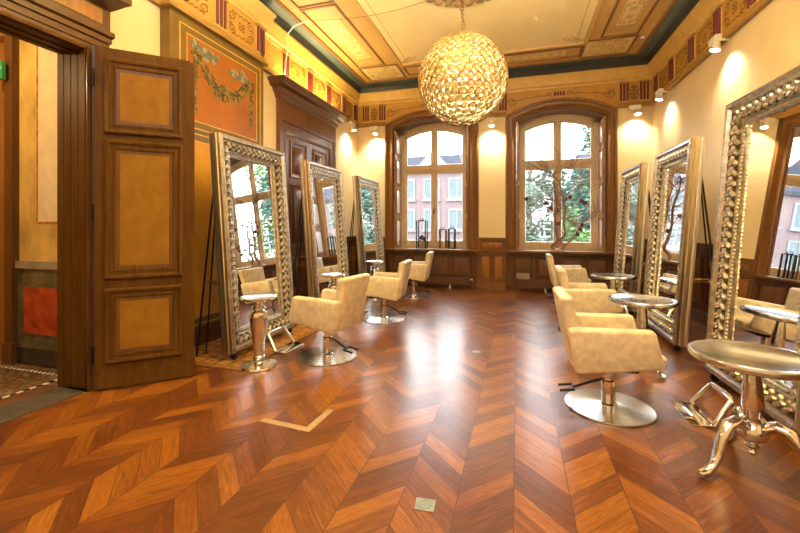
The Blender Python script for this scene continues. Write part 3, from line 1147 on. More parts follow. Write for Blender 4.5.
m.sweep([(0.012, 0), (0.012, 0.005), (-0.012, 0.005), (-0.012, 0)], [(-4.43, 3.5, 0), (-4.43, 1.37, 0), (-3.64, 1.37, 0)], (0, 0, 1))
tag(m.build('wall_hall', ['marble_yellow', 'marble_cream', 'marble_green', 'marble_red', 'marble_grey', 'marble_black', 'marble_line']),
    'marbled hall wall seen through the doorway', 'wall', kind='structure')
m = MB()
m.box(-7.0, -3.65, -1.5, 5.0, 3.5, 3.6)
m.k = 1
m.box(-7.1, -7.0, -1.5, 5.0, 0, 3.6)
m.box(-7.0, HX, 3.9, 4.0, 0, 3.6)
m.box(-7.0, -3.65, -1.6, -1.5, 0, 3.6)
tag(m.build('ceiling_hall', ['ceiling_cream', 'hall_and_lit_panel']), 'warm cream hall ceiling and far wall', 'ceiling', kind='structure')
t = thing('door_3', 'wooden hall door frame below the exit sign', 'door', kind='structure')
m = MB(MBACK(HY))
m.box(HX - 0.08, HX + 0.03, 0, 3.5, -0.06, 0.06)
m.box(HX - 0.085, HX + 0.045, 0, 0.20, -0.06, 0.075)
m.build('post', 'wood_brown', t)
m = MB(MBACK(HY + 0.12))
m.box(-6.6, HX - 0.12, 3.0, 3.22, -0.05, 0.05)
m.box(-6.6, HX - 0.12, 3.22, 3.30, -0.05, 0.16)
m.box(-5.16, HX - 0.06, 0, 3.0, -0.05, 0.03)
m.build('lintel', 'wood_panel', t)
m = MB(MBACK(HY + 0.12))
m.box(-6.0, -5.16, 0.02, 2.40, -0.08, -0.02)
m.build('door_leaf', 'wood_brown', t)
m = MB(MBACK(HY + 0.12))
m.box(-6.0, -5.16, 2.43, 2.70, -0.05, -0.03)  # opaque white stands in for light showing through the pane
m.build('transom_pane', 'exit_white', t)
t = thing('exit_sign', 'green exit sign with a white running figure above the hall door', 'sign', (-4.862, HY - 0.085, 2.84))
m = MB(MBACK(0))
m.box(-0.17, 0.13, -0.085, 0.085, 0, 0.03)
m.build('sign_panel', 'exit_green', t)
m = MB(MBACK(-0.03) @ Matrix.Translation((0.04, 0, 0)))
m.disc(0.045, 0.052, 0.014, 0.003, 10)
for pts in ([(0.04, 0.033), (0.028, -0.008)], [(0.038, 0.03), (0.062, 0.012), (0.076, 0.022)], [(0.036, 0.028), (0.012, 0.022), (0.004, 0.0)],
            [(0.028, -0.008), (0.050, -0.03), (0.046, -0.062)], [(0.028, -0.008), (0.010, -0.034), (-0.018, -0.036)]):
    m.ribbon(pts, 0.008, 0.003)
m.ribbon([(-0.04, 0), (-0.13, 0)], 0.008, 0.003)
m.ribbon([(-0.10, 0.03), (-0.135, 0), (-0.10, -0.03)], 0.008, 0.003)
m.build('running_figure', 'exit_white', t)

# tiled strip set in the floor along the left wall
m = MB()
m.box(XL + 0.13, -2.46, 3.10, 4.85, 0, 0.004)
m.k = 1
m.sweep([(0, 0), (0, 0.006), (-0.035, 0.006), (-0.035, 0)], [(XL + 0.13, 3.10, 0), (-2.46, 3.10, 0), (-2.46, 4.85, 0), (XL + 0.13, 4.85, 0)][::-1], (0, 0, 1))
tag(m.build('trim_10', ['ornament_tile', 'wood_case']), 'ornamental tile strip in the floor under the nearest left mirror', 'floor tiles', kind='structure')

# ------------------------------------------------------------------ radiators
rad = thing('radiator', 'low brown radiator under the left window', 'radiator', (-1.82, YB - 0.02, 0), 0, 'radiators below the windows')
m = MB(MBACK(0))
m.box(-0.80, 0.86, 0.095, 0.25, 0.03, 0.15)
m.box(-0.80, 0.86, 0.235, 0.255, 0.02, 0.16)
m.box(-0.80, 0.86, 0.09, 0.105, 0.02, 0.16)
for q in range(28):
    m.box(-0.78 + q * 0.058, -0.76 + q * 0.058, 0.11, 0.235, 0.15, 0.154)
m.build('radiator_body', 'radiator_brown', rad)
for x in (-0.3, 0.45):
    m = MB(MBACK(0))
    m.box(x - 0.018, x + 0.018, 0.0, 0.10, 0.07, 0.11)
    m.build('foot', 'white_plastic', rad)
m = MB(MBACK(0))
m.tube([(0.86, 0.20, 0.09), (0.885, 0.20, 0.09), (0.895, 0.20, 0.09), (0.93, 0.20, 0.09)], [0.012, 0.012, 0.03, 0.027], 10)
m.build('valve_knob', 'white_plastic', rad)
m = MB(MBACK(0))
m.tube([(0.89, 0.20, 0.09), (0.89, 0.0, 0.09)], 0.010, 8)
m.build('pipe', 'brass', rad)
dup(rad, (0.845, YB - 0.02, 0), 0, 'low brown radiator under the right window')
m = MB(MBACK(YB - 0.05))
m.box(-0.02, 0.24, 0.256, 0.37, 0.03, 0.075)
tag(m.build('grey_card', 'grey_card'), 'small grey card standing on the right radiator', 'card')

# ------------------------------------------------------------------ leaning mirrors
TILT = math.radians(4.2)
HWM, ZB, ZT = 0.575, 0.08, 2.28
FW = 0.21


def make_mirror():
    t = thing('floor_mirror', '', 'mirror', (0, 0, 0), 0, 'tall leaning mirrors with carved silver frames')
    R = Matrix.Translation((0, 0, ZB)) @ Matrix.Rotation(-TILT, 4, 'Y') @ Matrix.Translation((0, 0, -ZB))
    M = R @ Matrix(((0, 0, 1, 0), (1, 0, 0, 0), (0, 1, 0, 0), (0, 0, 0, 1)))   # a=y b=z c=x
    a0, a1, b0, b1 = -HWM + FW, HWM - FW, ZB + FW, ZT - FW
    m = MB(M)
    m.k = 0
    m.sweep([(0.0, -0.13), (0.0, -0.080), (0.014, -0.070), (0.038, -0.070), (0.048, -0.078), (0.058, -0.064), (0.142, -0.026), (0.152, -0.030), (0.166, -0.004), (0.188, 0.0), (0.200, -0.008), (0.210, -0.016)],
            rectpath(a0, a1, b0, b1), (0, 0, 1), True)
    m.build('frame', 'silver_leaf', t)
    m = MB(M)
    m.sweep([(0.200, -0.010), (0.211, -0.018), (0.211, -0.036), (0.206, -0.042), (0.206, -0.050), (0.216, -0.058), (0.216, -0.088), (0.209, -0.094), (0.209, -0.102), (0.214, -0.108), (0.214, -0.135), (0.0, -0.135), (0.0, -0.128), (0.195, -0.128)], rectpath(a0, a1, b0, b1), (0, 0, 1), True)
    m.build('side_moulding', 'silver_side', t)
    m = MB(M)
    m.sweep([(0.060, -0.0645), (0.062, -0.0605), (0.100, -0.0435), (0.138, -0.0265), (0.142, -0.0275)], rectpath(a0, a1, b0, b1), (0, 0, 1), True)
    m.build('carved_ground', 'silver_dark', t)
    m = MB(M)                                   # carved leaves in the hollow, beads along the sight edge
    n1 = 34
    for (p, q) in (((a0, b0), (a0, b1)), ((a1, b0), (a1, b1)), ((a0, b0), (a1, b0)), ((a0, b1), (a1, b1))):
        vert = p[0] == q[0]
        L = abs(q[1] - p[1]) if vert else abs(q[0] - p[0])
        off = 0.100
        sgn = (-1 if p[0] < 0 else 1) if vert else (-1 if p[1] < 1 else 1)
        n = int((L + 2 * off) / 0.080)
        for k in range(n):
            s = -off + (k + 0.5) * (L + 2 * off) / n
            for d, dl, rx in ((-0.021, -0.014, 0.020), (0.021, -0.014, 0.020), (0.0, 0.018, 0.016)):
                u = off + d
                ct = -0.042 + 0.46 * d
                ang = (d * 30)
                if vert:
                    m.ball((p[0] + sgn * u, p[1] + s + dl, ct), (rx, 0.031, 0.023), 6, 4, Matrix.Rotation(ang * sgn, 3, 'Z'))
                else:
                    m.ball((p[0] + s + dl, p[1] + sgn * u, ct), (0.031, rx, 0.023), 6, 4, Matrix.Rotation(-ang * sgn, 3, 'Z'))
    m.build('carved_leaves', 'silver_carved', t)
    for (p, q) in (((a0, b0), (a0, b1)), ((a1, b0), (a1, b1)), ((a0, b0), (a1, b0)), ((a0, b1), (a1, b1))):
        m = MB(M)
        vert = p[0] == q[0]
        L = abs(q[1] - p[1]) if vert else abs(q[0] - p[0])
        n = int(L / 0.03)
        sgn = (-1 if p[0] < 0 else 1) if vert else (-1 if p[1] < 1 else 1)
        for k in range(n):
            s = (k + 0.5) * L / n
            c = (p[0] + sgn * 0.026, p[1] + s, -0.069) if vert else (p[0] + s, p[1] + sgn * 0.026, -0.069)
            m.ball(c, 0.0125, 6, 4)
        m.build('bead_row', 'silver_carved', t)
    m = MB(M)
    m.box(a0 - 0.01, a1 + 0.01, b0 - 0.01, b1 + 0.01, -0.100, -0.087)
    m.build('mirror_glass', 'mirror', t)
    m = MB(M)
    m.box(a0 - 0.12, a1 + 0.12, b0 - 0.12, b1 + 0.12, -0.126, -0.118)
    m.build('back_board', 'dark_wood_and_gap', t)
    for s in (-1, 1):                           # rear struts with a cross tie, castors
        m = MB()
        xt = -math.sin(TILT) * 1.95 - 0.13
        m.tube([(xt, s * 0.50, 1.98), (-0.47, s * 0.555, 0.012)], 0.010, 6)
        m.tube([(xt, s * 0.47, 1.98), (-0.43, s * 0.47, 0.012)], 0.008, 6)
        m.build('strut', 'black_metal', t)
        m = MB()
        m.tube([(-0.17, s * 0.54, 0.78), (-0.36, s * 0.535, 0.78)], 0.008, 6)
        m.tube([(-0.15, s * 0.50, 0.74), (-0.37, s * 0.50, 0.75)], 0.006, 6)
        m.build('strut_tie', 'brass', t)
        m = MB()
        m.tube([(-0.06, s * 0.50 - 0.012, 0.032), (-0.06, s * 0.50 + 0.012, 0.032)], 0.032, 12)
        m.box(-0.085, -0.035, s * 0.50 - 0.018, s * 0.50 + 0.018, 0.055, 0.085)
        m.build('castor', 'rubber', t)
    return t


mir = make_mirror()
MIRS = [(-2.665, 3.83, 0, 'nearest of the three tall silver mirrors on the left, beside the open door'),
        (-2.665, 5.55, 0, 'middle silver mirror of the left row, standing before the dark double door'),
        (-2.665, 7.42, 0, 'farthest silver mirror of the left row, by the corner of the end wall'),
        (1.585, 3.52, PI + 0.018, 'nearest and largest looking silver mirror at the right edge of the picture'),
        (1.585, 5.41, PI, 'middle silver mirror of the right row, reflecting branches'),
        (1.585, 7.16, PI, 'farthest silver mirror of the right row, beside the right window')]
for k, (x, y, rz, lab) in enumerate(MIRS):
    if k == 0:
        mir.location = (x, y, 0)
        mir['label'] = lab
    else:
        o = dup(mir, (x, y, 0), rz, lab)
        if k == 3:
            o.scale = (1.05, 1.05, 1.055)


# ------------------------------------------------------------------ styling chairs
def make_chair():
    t = thing('styling_chair', '', 'chair', (0, 0, 0), 0, 'beige leather styling chairs on round steel bases')
    m = MB()
    m.lathe([(0.0, 0.0), (0.298, 0.0), (0.302, 0.004), (0.300, 0.012), (0.10, 0.024), (0.06, 0.03), (0.0, 0.03)], 48)
    m.build('base_plate', 'steel', t)
    m = MB()
    m.lathe([(0.062, 0.02), (0.062, 0.032), (0.047, 0.04), (0.047, 0.20), (0.036, 0.205), (0.036, 0.34)], 20)
    m.build('column', 'chrome', t)
    m = MB()
    m.box(-0.16, 0.16, -0.15, 0.15, 0.315, 0.345)
    m.build('seat_bracket', 'black_metal', t)
    m = MB()
    m.tube([(-0.03, 0.01, 0.205), (-0.12, 0.015, 0.17), (-0.24, 0.02, 0.115)], 0.010, 8)
    m.tube([(-0.34, -0.035, 0.10), (-0.24, -0.035, 0.115), (-0.24, 0.075, 0.115), (-0.34, 0.075, 0.10)], 0.010, 8)
    m.build('pump_lever', 'black_metal', t)
    m = MB()
    m.slab([(-0.20, 0.335), (0.30, 0.355), (0.335, 0.45), (-0.20, 0.45)], -0.20, 0.20, 0.03)
    m.build('seat', 'leather', t)
    m = MB()
    m.slab([(-0.275, 0.325), (-0.190, 0.325), (-0.275, 0.845), (-0.372, 0.845)], -0.275, 0.275, 0.032, 4)
    m.v = [(x, y / 0.275 * (0.200 + 0.125 * max(0.0, z - 0.36)), z) for x, y, z in m.v]
    m.build('backrest', 'leather', t)
    for s in (-1, 1):
        m = MB()
        y0, y1 = (0.20, 0.292) if s > 0 else (-0.292, -0.20)
        m.slab([(-0.262, 0.312), (0.285, 0.392), (0.225, 0.645), (-0.312, 0.630)], y0, y1, 0.027, 4)
        m.build('armrest', 'leather', t)
    return t


ch = make_chair()
CH = [(-1.87, 3.69, PI - 0.14, 'beige styling chair nearest on the left, beside the pedestal table and footrest'),
      (-1.83, 5.37, PI + 0.06, 'beige styling chair in the middle of the left row'),
      (-1.89, 7.28, PI + 0.10, 'beige styling chair at the far end of the left row, below the left window'),
      (0.65, 3.25, 0.02, 'large beige styling chair in the right foreground on a wide steel disc'),
      (0.81, 5.05, 0.0, 'beige styling chair in the middle of the right row, partly behind the foreground chair'),
      (0.85, 7.30, 0.0, 'beige styling chair at the far end of the right row, below the right window')]
for k, (x, y, rz, lab) in enumerate(CH):
    if k == 0:
        ch.location = (x, y, 0)
        ch.rotation_euler = (0, 0, rz)
        ch['label'] = lab
    else:
        dup(ch, (x, y, 0), rz, lab)


# ------------------------------------------------------------------ tables
def make_round_table():
    t = thing('round_table', '', 'table', (0, 0, 0), 0, 'round metal tripod tables on the right')
    m = MB()
    m.lathe([(0.0, 0.598), (0.24, 0.598), (0.272, 0.602), (0.285, 0.612), (0.289, 0.632), (0.283, 0.643), (0.262, 0.645), (0.255, 0.642), (0.0, 0.642)], 64,
            scal=lambda a, r, z: 1 + (0.006 * math.cos(32 * a) if r > 0.275 else 0))
    m.build('tabletop', 'polished_top', t)
    m = MB()
    m.lathe([(0.0, 0.09), (0.010, 0.095), (0.020, 0.110), (0.012, 0.125), (0.030, 0.140), (0.034, 0.150), (0.022, 0.160), (0.060, 0.185), (0.074, 0.215), (0.070, 0.245), (0.045, 0.270), (0.040, 0.278), (0.056, 0.288), (0.056, 0.296), (0.040, 0.306), (0.043, 0.33), (0.052, 0.37), (0.046, 0.46), (0.034, 0.55), (0.032, 0.575), (0.06, 0.59), (0.09, 0.60), (0.0, 0.60)], 24)
    m.build('column', 'nickel', t)
    for k in range(3):
        a = k * 2 * PI / 3 + 0.35
        m = MB(Matrix.Rotation(a, 4, 'Z'))
        pts = [(0.05, 0.255), (0.10, 0.285), (0.155, 0.270), (0.195, 0.205), (0.215, 0.13), (0.245, 0.065), (0.29, 0.028), (0.33, 0.024), (0.345, 0.036)]
        m.tube([(x, 0, z) for x, z in pts], [0.036, 0.037, 0.035, 0.031, 0.027, 0.024, 0.025, 0.025, 0.014], 10, flat=0.8)
        m.build('leg', 'nickel', t)
    return t


rt = make_round_table()
RT = [(1.235, 2.62, PI + 0.10, 'round silver tripod table in the right foreground'),
      (1.15, 4.29, 0.4, 'round silver table before the middle mirror on the right'),
      (1.30, 6.20, 0.9, 'round silver table farthest back on the right, beside the right window')]
for k, (x, y, rz, lab) in enumerate(RT):
    if k == 0:
        rt.location = (x, y, 0)
        rt.rotation_euler = (0, 0, rz)
        rt['label'] = lab
    else:
        dup(rt, (x, y, 0), rz, lab)


def make_pedestal():
    t = thing('pedestal_table', '', 'table', (0, 0, 0), 0, 'slim silver pedestal tables on the left')
    m = MB()
    m.lathe([(0.0, 0.635), (0.06, 0.636), (0.155, 0.641), (0.170, 0.648), (0.172, 0.665), (0.160, 0.672), (0.150, 0.668), (0.0, 0.668)], 60,
            scal=lambda a, r, z: 1 + (0.018 * math.cos(20 * a) if r > 0.15 else 0))
    m.build('tabletop', 'polished_top', t)
    m = MB()
    m.lathe([(0.05, 0.045), (0.046, 0.075), (0.056, 0.085), (0.058, 0.10), (0.050, 0.11), (0.053, 0.16), (0.070, 0.32), (0.086, 0.46), (0.088, 0.495), (0.080, 0.52), (0.052, 0.535), (0.048, 0.545), (0.070, 0.553), (0.070, 0.563), (0.042, 0.582), (0.040, 0.602), (0.055, 0.625), (0.085, 0.640)], 28)
    m.build('column', 'nickel', t)
    m = MB()
    m.lathe([(0.0, 0.0), (0.165, 0.0), (0.170, 0.008), (0.165, 0.022), (0.13, 0.032), (0.075, 0.040), (0.05, 0.052), (0.0, 0.056)], 36)
    m.build('base', 'nickel', t)
    return t


pt = make_pedestal()
PT = [(-2.37, 3.24, 'slim silver pedestal table nearest the open door'),
      (-2.42, 4.97, 'slim silver pedestal table before the middle left mirror'),
      (-2.57, 7.00, 'slim silver pedestal table before the farthest left mirror')]
for k, (x, y, lab) in enumerate(PT):
    if k == 0:
        pt.location = (x, y, 0)
        pt['label'] = lab
    else:
        dup(pt, (x, y, 0), 0, lab)


def make_footrest():
    t = thing('footrest', '', 'footrest', (0, 0, 0), 0, 'chrome footrests before the mirrors')
    m = MB()
    m.tube([(0.02, -0.20, 0.018), (-0.10, -0.165, 0.185), (-0.11, -0.13, 0.20), (-0.11, 0.13, 0.20), (-0.10, 0.165, 0.185), (0.02, 0.20, 0.018)], 0.02, 10)
    m.build('tube_bar', 'chrome', t)
    m = MB()
    m.slab([(0.0, 0.0), (0.17, 0.0), (0.17, 0.012), (0.0, 0.022)], -0.205, 0.205, 0.004, 2)
    m.build('foot_plate', 'chrome', t)
    return t


fr = make_footrest()
FR = [(-2.46, 3.80, 0, 'chrome footrest between the nearest left mirror and its chair'),
      (-2.36, 5.55, 0, 'chrome footrest before the middle left mirror'),
      (1.27, 3.28, PI, 'chrome footrest behind the foreground tripod table'),
      (1.30, 5.30, PI, 'chrome footrest before the middle right mirror')]
for k, (x, y, rz, lab) in enumerate(FR):
    if k == 0:
        fr.location = (x, y, 0)
        fr['label'] = lab
        fr.scale = (0.9, 0.9, 0.95)
    else:
        dup(fr, (x, y, 0), rz, lab)

# ------------------------------------------------------------------ ball lamp and ceiling rose
LX, LY, LZ, LR = -0.655, 4.97, 3.16, 0.55
t = thing('ball_pendant_lamp', 'large ball pendant lamp of golden curls hanging by a chain', 'lamp', (LX, LY, LZ))
m = MB()
random.seed(2)
cr = MB()
rows = 20
for j in range(rows):
    th = PI * (j + 0.5) / rows
    nr = max(3, int(round(2 * PI * LR * math.sin(th) / 0.090)))
    for i in range(nr):
        ph_ = 2 * PI * (i + 0.5 * (j % 2)) / nr
        d = Vector((math.sin(th) * math.cos(ph_), math.sin(th) * math.sin(ph_), math.cos(th)))
        u = Vector((-math.sin(ph_), math.cos(ph_), 0))
        v = d.cross(u)
        a0 = random.choice((0.6, 2.4))
        pts = []
        for q in range(17):
            a = a0 + 2 * PI * 1.7 * q / 16
            rr = 0.044 - 0.030 * max(0, q - 8) / 8
            pts.append(d * LR + (u * math.cos(a) + v * math.sin(a)) * rr)
        m.tube(pts, 0.0062, 5)
        cr.ball(tuple(d * (LR - 0.012)), (0.038, 0.038, 0.010), 10, 6, Matrix((u, v, d)).transposed())
m.build('curl_shade', 'curl_wire', t)
cr.build('crystal_beads', 'lamp_curl', t)
m = MB()
m.ball((0, 0, 0), 0.05, 14, 10)
m.build('bulb', 'bulb_glow', t)
m = MB()
m.tube([(0, 0, 0.05), (0, 0, 0.13)], 0.025, 10)
m.tube([(0, 0, 0.13), (0, 0, LR)], 0.006, 6)
m.build('bulb_holder', 'brass', t)
top = ZC - LZ - 0.06
m = MB()
n = 16
for k in range(n):
    z0 = LR + 0.01 + (top - LR - 0.01) * k / n
    z1 = LR + 0.01 + (top - LR - 0.01) * (k + 1) / n
    zc, hz = (z0 + z1) / 2, (z1 - z0) * 0.66
    pts = []
    for q in range(12):
        a = 2 * PI * q / 12
        x = 0.016 * math.cos(a)
        pts.append(((x, 0, zc + hz * math.sin(a)) if k % 2 else (0, x, zc + hz * math.sin(a))))
    m.tube(pts, 0.0045, 5, True)
m.build('chain', 'bronze', t)
m = MB()
m.tube([(0.0, 0, LR), (0.03, 0.0, LR + 0.15), (-0.03, 0.01, LR + 0.35), (0.04, 0.0, LR + 0.5), (0.0, 0, top)], 0.005, 6)
m.build('lamp_cable', 'bronze', t)
lo = add_point('ball_lamp_light', (LX, LY, LZ), 340, (1.0, 0.87, 0.64), 0.06)
lo.parent = t
lo.location = (0, 0, 0)

m = MB()
m.lathe([(0.62, 0.0), (0.60, -0.02), (0.50, -0.025), (0.48, -0.045), (0.30, -0.05), (0.27, -0.03), (0.15, -0.05), (0.10, -0.085), (0.0, -0.09)], 48)
for k in range(28):
    a = 2 * PI * k / 28
    R = Matrix.Rotation(a, 3, 'Z')
    m.ball(tuple(R @ Vector((0.62, 0, -0.03))), (0.085, 0.062, 0.035), 10, 6, R)
    m.ball(tuple(R @ Vector((0.42, 0, -0.045))), (0.10, 0.045, 0.025), 8, 5, R)
rose = tag(m.build('ceiling_rose', 'rose_bronze'), 'brown leafy plaster rose on the ceiling above the ball lamp', 'ceiling rose')
rose.location = (LX, LY, ZC + 0.004)

# ------------------------------------------------------------------ small spotlights under the cornice
def make_spot():
    t = thing('spotlight', '', 'spotlight', (0, 0, 0), 0, 'small spotlights under the cornice')
    m = MB()                                # local: wall at y=0, room towards -y
    m.rbox(-0.10, 0.10, -0.185, -0.115, -0.01, 0.065, 0.008, 2)
    m.build('lamp_box', 'white_plastic', t)
    m = MB()
    m.tube([(0, 0.004, 0.03), (0, -0.12, 0.03)], 0.016, 8)
    m.build('wall_arm', 'white_plastic', t)
    H = Matrix.Translation((0.045, -0.155, -0.055)) @ Matrix.Rotation(math.radians(-14), 4, 'X')
    m = MB(H)
    m.lathe([(0.0, 0.07), (0.025, 0.065), (0.034, 0.035), (0.055, -0.045), (0.060, -0.058), (0.053, -0.058), (0.048, -0.04), (0.0, -0.038)], 18)
    m.build('lamp_head', 'white_plastic', t)
    m = MB(H)
    m.lathe([(0.0, -0.036), (0.048, -0.048), (0.046, -0.058), (0.0, -0.066)], 14)
    m.build('lamp_lens', 'spot_glow', t)
    return t


sp = make_spot()
SPOTS = [(XR, 5.70, 3.57, -PI / 2, 'nearest white spotlight on the right wall above the nearest mirror', 34),
         (XR, 7.66, 3.57, -PI / 2, 'white spotlight on the right wall near the far corner', 36),
         (2.12, YB, 3.53, 0, 'white spotlight on the end wall right of the right window', 40),
         (-0.545, YB, 3.50, 0, 'white spotlight on the pier between the two windows', 66),
         (-3.09, YB, 3.50, 0, 'white spotlight on the end wall left of the left window', 66),
         (XL, 7.85, 3.50, PI / 2, 'white spotlight on the left wall beyond the dark pelmet', 60)]
for k, (x, y, z, rz, lab, pw) in enumerate(SPOTS):
    if k == 0:
        o = sp
        o.location = (x, y, z)
        o.rotation_euler = (0, 0, rz)
        o['label'] = lab
    else:
        o = dup(sp, (x, y, z), rz, lab)
for k, (x, y, z, rz, lab, pw) in enumerate(SPOTS):
    d = bpy.data.lights.new('spot_beam', 'SPOT')
    d.energy = pw
    d.color = (1.0, 0.85, 0.58)
    d.spot_size = math.radians(120)
    d.spot_blend = 1.0
    d.shadow_soft_size = 0.03
    l = bpy.data.objects.new('spot_beam', d)
    COL.objects.link(l)
    out = Vector((math.sin(rz), -math.cos(rz), 0))
    l.location = Vector((x, y, z)) + out * 0.17 + Vector((0, 0, -0.15)) + Vector((math.cos(rz), math.sin(rz), 0)) * 0.045
    l.rotation_euler = (-out * 0.42 + Vector((0, 0, -1))).to_track_quat('-Z', 'Y').to_euler()

# loose wires at the left cornice and across the ceiling
m = MB()
m.tube([(-3.40, 5.28, 3.62), (-3.415, 5.33, 3.85), (-3.40, 5.36, 4.05), (-3.40, 5.36, 4.30), (-3.30, 5.38, 4.42), (-3.05, 5.40, 4.485)], 0.009, 6)
tag(m.build('white_cable', 'white_plastic'), 'short white cable rising from the left cornice to the ceiling', 'cable')
m = MB()
m.tube([(-3.0 + 2.1 * f, 5.40 - 0.1 * f, 4.475 - 0.10 * math.sin(PI * f)) for f in [k / 12 for k in range(13)]], 0.0035, 5)
tag(m.build('thin_wire', 'bronze'), 'thin wire slung across the ceiling towards the ball lamp', 'wire')
m = MB()
m.lathe([(0.0, -0.03), (0.03, -0.025), (0.035, 0.0), (0.0, 0.0)], 12)
o = tag(m.build('smoke_detector', 'white_plastic'), 'tiny white detector at the right edge of the ceiling', 'detector')
o.location = (2.02, 7.50, ZC)

# ------------------------------------------------------------------ sill objects
def lantern(w_, h_, x, y, lab, dark):
    t = thing('lantern', lab, 'lantern', (x, y, 0.828), 0, 'metal lanterns on the left window sill')
    m = MB()
    h = w_ / 2
    for sx in (-1, 1):
        for sy in (-1, 1):
            m.box(sx * h - 0.011, sx * h + 0.011, sy * h - 0.011, sy * h + 0.011, 0, h_)
    for z in (0.006, h_ - 0.008):
        for s in (-1, 1):
            m.box(-h, h, s * h - 0.011, s * h + 0.011, z - 0.006, z + 0.008)
            m.box(s * h - 0.011, s * h + 0.011, -h, h, z - 0.006, z + 0.008)
    m.build('lantern_frame', dark, t)
    m = MB()
    m.box(-h, h, -h, h, 0.0, 0.010)
    m.build('lantern_floor', dark, t)
    m = MB()
    m.box(-h * 0.55, h * 0.55, -h * 0.55, h * 0.55, h_ - 0.002, h_ + 0.014)
    m.box(-0.05, -0.042, -0.006, 0.006, h_ + 0.01, h_ + 0.045)
    m.box(0.042, 0.05, -0.006, 0.006, h_ + 0.01, h_ + 0.045)
    m.box(-0.05, 0.05, -0.006, 0.006, h_ + 0.037, h_ + 0.047)
    m.build('lantern_handle', dark, t)
    for s in (-1, 1):
        m = MB()
        m.box(s * (h - 0.002), s * h, -h + 0.007, h - 0.007, 0.014, h_ - 0.016)
        m.build('glass_side', 'window_glass', t)
    return t


lantern(0.20, 0.62, -2.05, 8.66, 'tall dark lantern holding a dark flower on the left window sill', 'black_metal')
lantern(0.135, 0.43, -1.575, 8.68, 'left one of the two lower lanterns on the sill', 'bronze')
lantern(0.135, 0.44, -1.375, 8.66, 'right one of the two lower lanterns on the sill', 'black_metal')
t = thing('dark_flower', 'dark leafy flower inside the tall lantern', 'flower', (-2.05, 8.66, 0.838))
m = MB()
random.seed(8)
m.tube([(0, 0, 0), (0.005, 0, 0.16)], 0.006, 6)
m.build('stem', 'black_metal', t)
m = MB()
for k in range(26):
    a, e = random.uniform(0, 2 * PI), random.uniform(-0.6, 1.3)
    d = Vector((math.cos(a) * math.cos(e), math.sin(a) * math.cos(e), math.sin(e)))
    m.ball(tuple(Vector((0, 0, 0.19)) + d * 0.055), (0.045, 0.026, 0.014), 6, 4, d.to_track_quat('X', 'Z').to_matrix())
m.build('petals', 'rubber', t)

# branch tree in front of the right window
t = thing('branch_tree', 'bare twisted branch tree with dark red blooms on the right window sill', 'branch arrangement', (0.74, 8.60, 0.828))
random.seed(11)
tr, br = MB(), MB()
tips = []
st1 = [(-0.02, 0, 0.0), (-0.05, 0.01, 0.10), (0.06, 0.02, 0.22), (0.03, 0, 0.40), (0.0, 0.01, 0.7), (0.03, 0, 1.0), (-0.02, 0.01, 1.3), (-0.02, 0, 1.56)]
st2 = [(0.06, 0.02, 0.0), (0.16, 0.0, 0.09), (0.10, -0.02, 0.22), (0.19, 0, 0.34), (0.17, 0.01, 0.6), (0.20, 0, 0.85), (0.14, 0.01, 1.1), (0.08, 0, 1.40)]
st3 = [(0.14, 0.0, 0.06), (0.30, 0.01, 0.22), (0.42, 0.0, 0.40), (0.44, 0.02, 0.55)]


def smooth(p, n=4):
    out = []
    for i in range(len(p) - 1):
        a, b, c, d = (Vector(p[max(0, i - 1)]), Vector(p[i]), Vector(p[i + 1]), Vector(p[min(len(p) - 1, i + 2)]))
        for q in range(n):
            u = q / n
            out.append(0.5 * ((2 * b) + (c - a) * u + (2 * a - 5 * b + 4 * c - d) * u * u + (3 * b - a - 3 * c + d) * u ** 3))
    out.append(Vector(p[-1]))
    return out


for s_, r0 in ((st1, 0.040), (st2, 0.034), (st3, 0.022)):
    q = smooth(s_)
    tr.tube(q, [r0 * (1 - 0.7 * i / len(q)) for i in range(len(q))], 8)
tr.lathe([(0.0, 0.0), (0.13, 0.0), (0.12, 0.02), (0.0, 0.05)], 12, (0.06, 0.0, 0.0), scal=lambda a, r, z: 1 + 0.25 * math.sin(3 * a))


def grow(p, d, L, r, depth):
    pts = [p]
    for k in range(5):
        d = (d + Vector((random.uniform(-0.35, 0.35), random.uniform(-0.16, 0.12), random.uniform(-0.22, 0.28)))).normalized()
        p = p + d * (L / 5)
        p.y = max(-0.10, min(0.16, p.y))
        p.x = max(-0.64, min(0.78, p.x))
        p.z = max(0.05, p.z)
        pts.append(p.copy())
        if depth and random.random() < 0.62:
            grow(p.copy(), (d + Vector((random.uniform(-0.9, 0.9), random.uniform(-0.3, 0.3), random.uniform(-0.3, 0.7)))).normalized(), L * 0.55, r * 0.6, depth - 1)
    br.tube(pts, [r * (1 - 0.15 * i) for i in range(6)], 5)
    tips.append(pts[-1])


